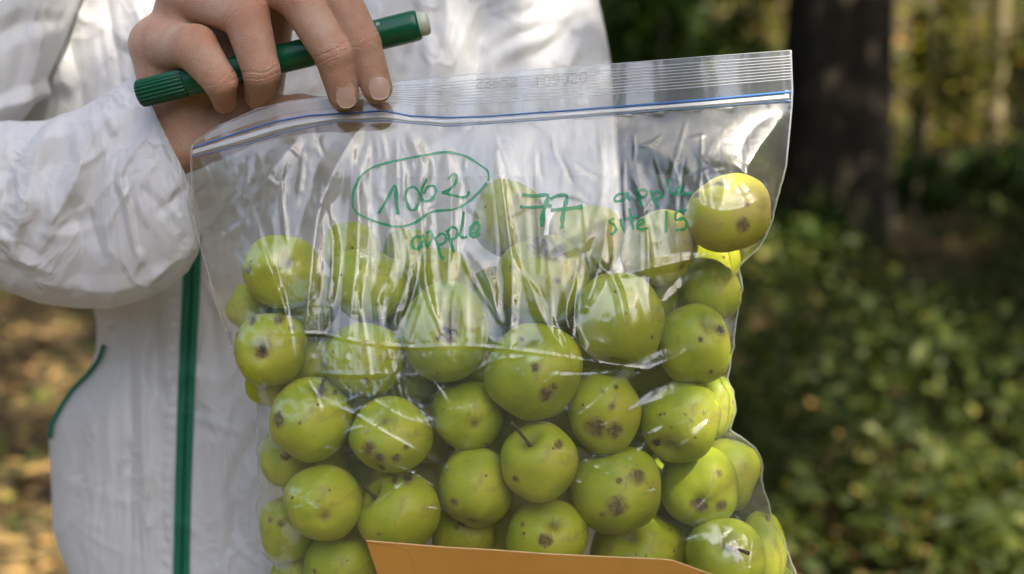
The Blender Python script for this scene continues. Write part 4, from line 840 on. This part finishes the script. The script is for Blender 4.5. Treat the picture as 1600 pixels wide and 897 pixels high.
# sleeve: stations from out of frame to the gathered cuff
ST = [  # top x,y  bottom x,y  depth centre, depth half
 (-520,-60, -560,480, 420,190), (-300,110, -300,440, 360,165), (-120,165, -140,445, 310,150), (0,192, 0,450, 285,140), (70,190, 62,474, 268,134), (122,172, 120,482, 255,128), (160,150, 172,482, 244,120),
 (188,132, 222,468, 234,110), (204,122, 262,450, 224,100), (212,118, 294,424, 214,88), (216,118, 311,392, 204,76), (218,120, 313,350, 196,72), (218,124, 306,312, 188,66), (217,128, 299,290, 184,60), (219,134, 293,282, 186,56), (228,150, 282,268, 192,46)]
ST = np.array(ST, float); tt = np.linspace(0, len(ST) - 1, 300); SI = np.stack([np.interp(tt, np.arange(len(ST)), ST[:, k]) for k in range(6)], 1)
for _ in range(6): SI[1:-1] = (SI[:-2] + SI[1:-1] * 2 + SI[2:]) / 4
nth = 260; th_ = np.linspace(0, 2 * math.pi, nth, endpoint=False)
cx = (SI[:, 0] + SI[:, 2]) / 2; cyy = (SI[:, 1] + SI[:, 3]) / 2; hx = (SI[:, 0] - SI[:, 2]) / 2; hy = (SI[:, 1] - SI[:, 3]) / 2
ct = np.cos(th_); st_ = np.sin(th_); sq = np.sign(st_) * np.abs(st_) ** .9
X_ = cx[:, None] + hx[:, None] * ct; Y_ = cyy[:, None] + hy[:, None] * ct; Z_ = SI[:, 4][:, None] - SI[:, 5][:, None] * sq
SCR = [  # creases on the sleeve: points, width, height (out +)
 ([(215,165),(150,215),(110,300),(60,380)], 20, 13), ([(230,210),(190,270),(200,330),(212,395)], 9, 9), ([(190,150),(120,215),(60,240),(0,300)], 22, 12), ([(130,170),(70,230),(35,330),(20,400)], 18, 11),
 ([(245,250),(215,300),(230,350)], 12, 6), ([(100,300),(130,380),(120,450)], 28, -12), ([(150,240),(140,330),(160,400)], 24, -12), ([(0,220),(-60,300),(-40,420)], 26, 12),
 ([(60,440),(130,452),(210,440),(280,400)], 16, 6), ([(212,385),(218,400),(205,430)], 9, 5), ([(0,360),(30,400),(80,425)], 14, 7), ([(70,200),(20,260),(0,330)], 12, -7), ([(165,185),(175,205),(182,212)], 9, 7)]
front = ss(-.1, .5, sq)[None] * np.ones_like(X_)
dsp = np.zeros_like(X_)
for p, w_, a_ in SCR: dsp += tent(X_, Y_, p, w_ * 1.35, a_ * 1.25, 1.2)
an_ = np.arctan2(Y_ - 200, X_ - 262) ; rd_ = np.hypot(Y_ - 200, X_ - 262)
dsp += 6.5 * (1 - np.abs(2 * vn(an_ * 5 + 20, rd_ / 150, 3) - 1)) ** 2 * ss(20, 120, rd_) + 12 * (vn(X_ / 95, Y_ / 95, 6) - .5) + 1.2 * (1 - np.abs(2 * vn(X_ / 26, Y_ / 34, 8) - 1))
tt01 = tt[:, None] / (len(ST) - 1)
gather = (1 - .9 * ss(.82, .90, tt01)) * ss(.70, .80, tt01) * (1.8 * np.sin(th_[None] * 34 + 4 * vn(th_[None] * 5, tt01 * 4, 2)) * (.5 + vn(th_[None] * 3, tt01 * 9, 5)))
dsp += fine(X_, Y_, 46, (-60, 130, 310, 480), 40, 130, 12, 4.2, 1.9, .6, 51)
dsp = dsp * front * (1 - .97 * ss(.68, .82, tt01)) + gather
nz = -sq[None]; nn_ = np.sqrt(ct[None] ** 2 + nz ** 2); L_ = np.hypot(hx, hy)[:, None] + 1e-6
X_ = X_ + dsp * (hx[:, None] / L_) * ct * .8; Y_ = Y_ + dsp * (hy[:, None] / L_) * ct * .8; Z_ = Z_ + dsp * (-sq)[None]
slv = (W(X_, Y_, Z_).reshape(-1, 3), grid_faces(300, nth, True))
# torso
TL = curve([(-700,330),(-560,120),(-300,-60),(0,-40),(200,-20),(330,90),(450,138),(500,151),(545,151),(575,140),(610,112),(640,88),(668,76),(700,77),(760,80),(830,82),(860,92),(897,108),(960,135),(1100,170),(1400,160),(1700,150)])
TR = curve([(-700,700),(-560,860),(-300,905),(0,936),(50,946),(100,955),(200,962),(400,975),(700,985),(1100,1010),(1700,1010)])
ty = np.linspace(-700, 1500, 460); ntu = 420; us = np.linspace(0, 1, ntu, endpoint=False)
fr_ = us < .78; phi = np.where(fr_, us / .78 * math.pi, math.pi + (us - .78) / .22 * math.pi)
Xl = TL(ty); Xr = TR(ty)
for _ in range(2): Xl = np.convolve(np.pad(Xl, 1, 'edge'), [.25, .5, .25], 'valid')
cxx = (Xl + Xr) / 2; hw = (Xr - Xl) / 2
X_ = cxx[:, None] - hw[:, None] * np.cos(phi)[None]; Y_ = np.repeat(ty[:, None], ntu, 1)
dep = np.where(np.sin(phi) > 0, 190., 150.); Z_ = 640 - dep[None] * np.sign(np.sin(phi))[None] * np.abs(np.sin(phi))[None] ** .75 + 40 * ss(500, 1200, ty)[:, None]
TCR = [([(112,-60),(108,40),(118,120),(140,190)], 16, -9), ([(160,-60),(172,40),(182,90),(192,150)], 10, -13), ([(205,-60),(215,20),(222,90)], 22, 9), ([(250,-40),(258,10),(270,60)], 7, -9), ([(60,60),(90,110),(120,150)], 24, 16), ([(-20,160),(60,135),(130,125)], 20, 18),
 ([(745,-40),(760,20),(748,80),(742,160)], 26, -20), ([(690,-40),(700,40),(672,140),(660,240)], 24, 15), ([(640,-20),(650,60),(632,150)], 16, -11), ([(960,10),(880,40),(800,60),(740,100)], 12, -11), ([(930,40),(860,50),(790,85)], 14, 9), ([(905,70),(885,50),(850,80),(780,110)], 22, -16), ([(905,60),(895,90),(880,130)], 12, 13), ([(860,0),(820,20),(770,30)], 10, -8),
 ([(600,-40),(590,60),(560,180),(540,300)], 34, 22), ([(540,60),(500,200),(490,330)], 24, -14), ([(228,470),(222,600),(226,750),(228,900)], 12, 15), ([(206,480),(204,620),(205,900)], 9, -9), ([(246,470),(244,560),(246,640)], 10, -14), ([(268,470),(262,560),(266,640)], 7, 8), ([(120,600),(150,700),(140,900)], 30, 9), ([(175,500),(170,650),(172,850)], 14, 6),
 ([(370,500),(340,650),(350,900)], 26, 8), ([(420,640),(370,760),(380,900)], 20, -8), ([(330,480),(345,600),(330,720)], 16, -7)]
dsp = np.zeros_like(X_); msk = (np.abs(X_ - 480) < 620) & (Y_ > -300) & (Y_ < 1100)
for p, w_, a_ in TCR: dsp[msk] += tent(X_[msk], Y_[msk], p, w_ * 1.1, a_ * 1.4, 1.1)
for _ in range(2): dsp[1:-1] = (dsp[:-2] + 2 * dsp[1:-1] + dsp[2:]) / 4
dsp += 16 * (vn(X_ / 150, Y_ / 240, 6) - .5) + 6 * (1 - np.abs(2 * vn((X_ * 1.2 + Y_ * .5) / 85, (Y_ - X_ * .6) / 90, 13) - 1)) ** 2.5 + 7 * (1 - np.abs(2 * vn(X_ / 60, Y_ / 170, 3) - 1)) ** 1.4 + 2.2 * (1 - np.abs(2 * vn(X_ / 24, Y_ / 34, 5) - 1))
dsp += fine(X_, Y_, 70, (80, -80, 960, 330), 50, 170, 12, 4.5, 1.8, .45, 52) + fine(X_, Y_, 60, (90, 470, 480, 920), 40, 150, 10, 5.5, 1.5, .5, 53)
ZP = curve([(200,290),(360,301),(440,299),(540,294),(640,290),(760,286),(897,283),(1000,281),(1300,276)])
zx = X_ - ZP(Y_); dsp += 3.0 * np.exp(-((zx + 24) / 6) ** 2) * (1 + .9 * np.sin(Y_ * .33 + 3 * vn(Y_ / 30, 1., 3))) - 5 * np.exp(-(zx / 20) ** 2)
sgn = np.sign(np.sin(phi))[None] * np.abs(np.sin(phi))[None] ** .5; Z_ = Z_ - dsp * sgn
ZT = Z_.copy(); XT = X_.copy()
torso = (W(X_, Y_, Z_).reshape(-1, 3), grid_faces(460, ntu, True))
# trouser legs down to the ground, boots covers; far arm hanging behind the bag
hip = W(520, 1300, 660); parts = []
for sx in (-.10, .11):
    q = np.linspace(0, 1, 24); top_ = np.array([hip[0] + sx, hip[1], .80]); bot = np.array([hip[0] + sx * 1.4, hip[1] + .02, .03]); p = top_ + (bot - top_) * q[:, None]; parts.append(tube(p, .105 - .035 * q + .006 * np.sin(q * 40), 24))
    pf = np.array([bot + np.array([0, .06 - .26 * s_, .03 - .0 * s_]) for s_ in np.linspace(0, 1, 10)]); parts.append(tube(pf, .05 * np.sqrt(np.clip(1 - (np.linspace(-1, 1, 10) * .92) ** 4, 0, 1)), 16))
pa = smooth_line([tuple(W(760, -560, 660)), tuple(W(785, -200, 690)), tuple(W(790, 150, 710)), tuple(W(800, 500, 700)), tuple(W(800, 800, 660))], 10); q = np.linspace(0, 1, len(pa)); parts.append(tube(pa, (.066 - .02 * q) + .003 * np.sin(q * 50), 24))
q = np.linspace(0, 1, 240)[:, None]; pth = smooth_line([(330,-640,620),(160,-380,560),(0,-120,500),(-110,120,440),(-190,260,390),(-260,330,370)], 48); rad = np.interp(np.linspace(0, 1, len(pth)), [0, .15, .5, .8, 1], [120, 165, 168, 150, 60])
Tt = np.gradient(pth, axis=0); Tt /= np.linalg.norm(Tt, axis=1)[:, None]; B1 = np.cross(Tt, [0, 0, 1.]); B1 /= np.linalg.norm(B1, axis=1)[:, None]; B2 = np.cross(Tt, B1); a_ = np.linspace(0, 2 * math.pi, 200, endpoint=False)
ua = np.cos(a_)[None, :, None] * B1[:, None] + np.sin(a_)[None, :, None] * B2[:, None]; Q = pth[:, None] + rad[:, None, None] * ua
dq = 22 * (vn(Q[..., 0] / 110, Q[..., 1] / 110, 3) - .5) + 9 * (1 - np.abs(2 * vn((Q[..., 0] + Q[..., 1] * .4) / 60, (Q[..., 1] - Q[..., 0]) / 150, 8) - 1)) ** 1.3 + tent(Q[..., 0], Q[..., 1], [(20,-60),(50,30),(40,110),(10,180)], 22, 14) + tent(Q[..., 0], Q[..., 1], [(-60,100),(20,40),(90,30)], 24, -12) + tent(Q[..., 0], Q[..., 1], [(-40,190),(40,145),(120,135)], 18, 16)
Q = Q + ua * dq[..., None]; parts.append((W(Q[..., 0], Q[..., 1], Q[..., 2]).reshape(-1, 3), grid_faces(len(pth), 200, True)))
v, f = join([(torso[0], torso[1]), (slv[0], slv[1])] + parts); pp('coverall', v, f, M['suit'])
# green zip
from math import floor
def tz(x, y):
    """depth of the coat's front at a picture point"""
    yi = np.clip((y - ty[0]) / (ty[1] - ty[0]), 0, len(ty) - 2); i0 = int(yi); fr0 = yi - i0; nf = int(.78 * ntu)
    return np.interp(x, XT[i0, :nf], ZT[i0, :nf]) * (1 - fr0) + np.interp(x, XT[i0 + 1, :nf], ZT[i0 + 1, :nf]) * fr0
ys = np.linspace(365, 1150, 160); pr = np.linspace(-1, 1, 13); hw_ = np.interp(ys, [330, 480, 897], [14, 13.5, 12.5]); X_ = ZP(ys)[:, None] + pr[None] * hw_[:, None]; Y_ = ys[:, None] + 0 * pr
base = np.array([min(tz(x, y) for x in (ZP(y) - 12, ZP(y), ZP(y) + 12)) for y in ys]); ridge_ = 2.2 * np.exp(-((np.abs(pr) - .45) / .25) ** 2) - 1.0 * np.exp(-(pr / .14) ** 2)
Z_ = base[:, None] - 3 - ridge_[None]; front_ = W(X_, Y_, Z_).reshape(-1, 3); back_ = W(X_[:, [0, -1]], Y_[:, [0, -1]], Z_[:, [0, -1]] + 10).reshape(-1, 3)
f = [tuple(q) for q in grid_faces(160, 13)]; n0 = len(front_)
for i in range(159): f += [((i + 1) * 13, i * 13, n0 + i * 2, n0 + (i + 1) * 2), (i * 13 + 12, (i + 1) * 13 + 12, n0 + (i + 1) * 2 + 1, n0 + i * 2 + 1)]
zipo = pp('front_zip', np.vstack([front_, back_]), f, M['green_tape'])
p = [W(ZP(y_) + (1.2 if k % 2 else -1.2), y_, b_ - 5) for k, (y_, b_) in enumerate(zip(np.linspace(365, 1150, 400), np.interp(np.linspace(365, 1150, 400), ys, base)))]
v, f = tube(np.array(p), 1.5 * S, 6); pp('zip_coil', v, f, M['green_coil'], zipo)
# green piping at the side
pl = smooth_line([(160,540),(152,562),(135,585),(112,608),(94,634),(80,660),(76,684)], 8); zz = np.array([tz(a + 10, b) for a, b in pl]); v, f = tube(W(pl[:, 0] + 2, pl[:, 1], zz - 2), 5.2 * S, 10); pp('side_piping', v, f, M['green_tape'])

# ------------------------------------------------------------------ marker pen
mk = empty('marker_pen', W(440, 91, 86)); tag(mk, 'dark green marker pen with ribbed cap gripped under the curled fingers', 'marker pen')
def mkp(name, v, f, mat, parent=None, smooth=True):
    o = mesh_obj(name, v, f, mat, smooth=smooth); o.parent = parent or mk; o.matrix_parent_inverse = Matrix.Translation(-mk.location) if parent is None else Matrix.Identity(4); return o
e0 = W(217, 147, 92); e1 = W(658, 38, 78); ax_ = (e1 - e0); LM = np.linalg.norm(ax_); ax_ /= LM
def along(ts): return e0 + ax_ * (np.array(ts)[:, None] * LM)
rb = lambda th: 1 + .055 * np.sign(np.sin(th * 22)) * np.abs(np.sin(th * 22)) ** .6
s0 = 22.0 * S
v, f = tube(along([0, .001, .006, .02, .10, .165, .17]), np.array([.80, .86, .96, 1.0, 1.0, 1.0, .93]) * s0, 220, rb); cap = mkp('cap', v, f, M['green_cap'])
v, f = tube(along([.168, .172, .176, .245, .25, .254]), np.array([.9, 1.02, 1.04, 1.04, 1.02, .9]) * s0, 48); mkp('collar', v, f, M['green_cap'], cap)
v, f = tube(along([.252, .256, .30, .8, .965, .985, .992, .994]), np.array([.85, .95, 1.02, 1.12, 1.14, 1.12, 1.04, .8]) * s0, 64); mkp('barrel', v, f, M['green_plastic'])
v, f = tube(along([.99, .994, 1.018, 1.026, 1.029]), np.array([.86, .90, .88, .78, .55]) * s0, 40); mkp('end_plug', v, f, M['plug'])
# the last letter of the print that shows past the finger
cam_dir = -Fw; Aup = Up - ax_ * (Up @ ax_); Aup /= np.linalg.norm(Aup); Ac = np.cross(ax_, Aup); Ac = Ac if Ac @ cam_dir > 0 else -Ac
def onpen(t, a): c = e0 + ax_ * t * LM; r_ = 1.128 * s0 + .0001; return c + r_ * (Ac * math.cos(a) + Aup * math.sin(a))
parts = []
def stroke(pts):
    pts = np.array([onpen(*q) for q in smooth_line(pts, 4)]); parts.append(tube(pts, .95 * S, 5))
for i, (L0) in enumerate([.842]):
    for t0, kind in ((L0, 'I'), (L0 + .014, 'R')):
        if kind == 'R': stroke([(t0, .30), (t0, .55)]); stroke([(t0, .55), (t0 + .009, .53), (t0 + .009, .44), (t0, .42)]); stroke([(t0 + .003, .42), (t0 + .010, .30)])
        else: stroke([(t0, .30), (t0, .55)])
v, f = join(parts); mkp('print', v, f, M['label_print'])
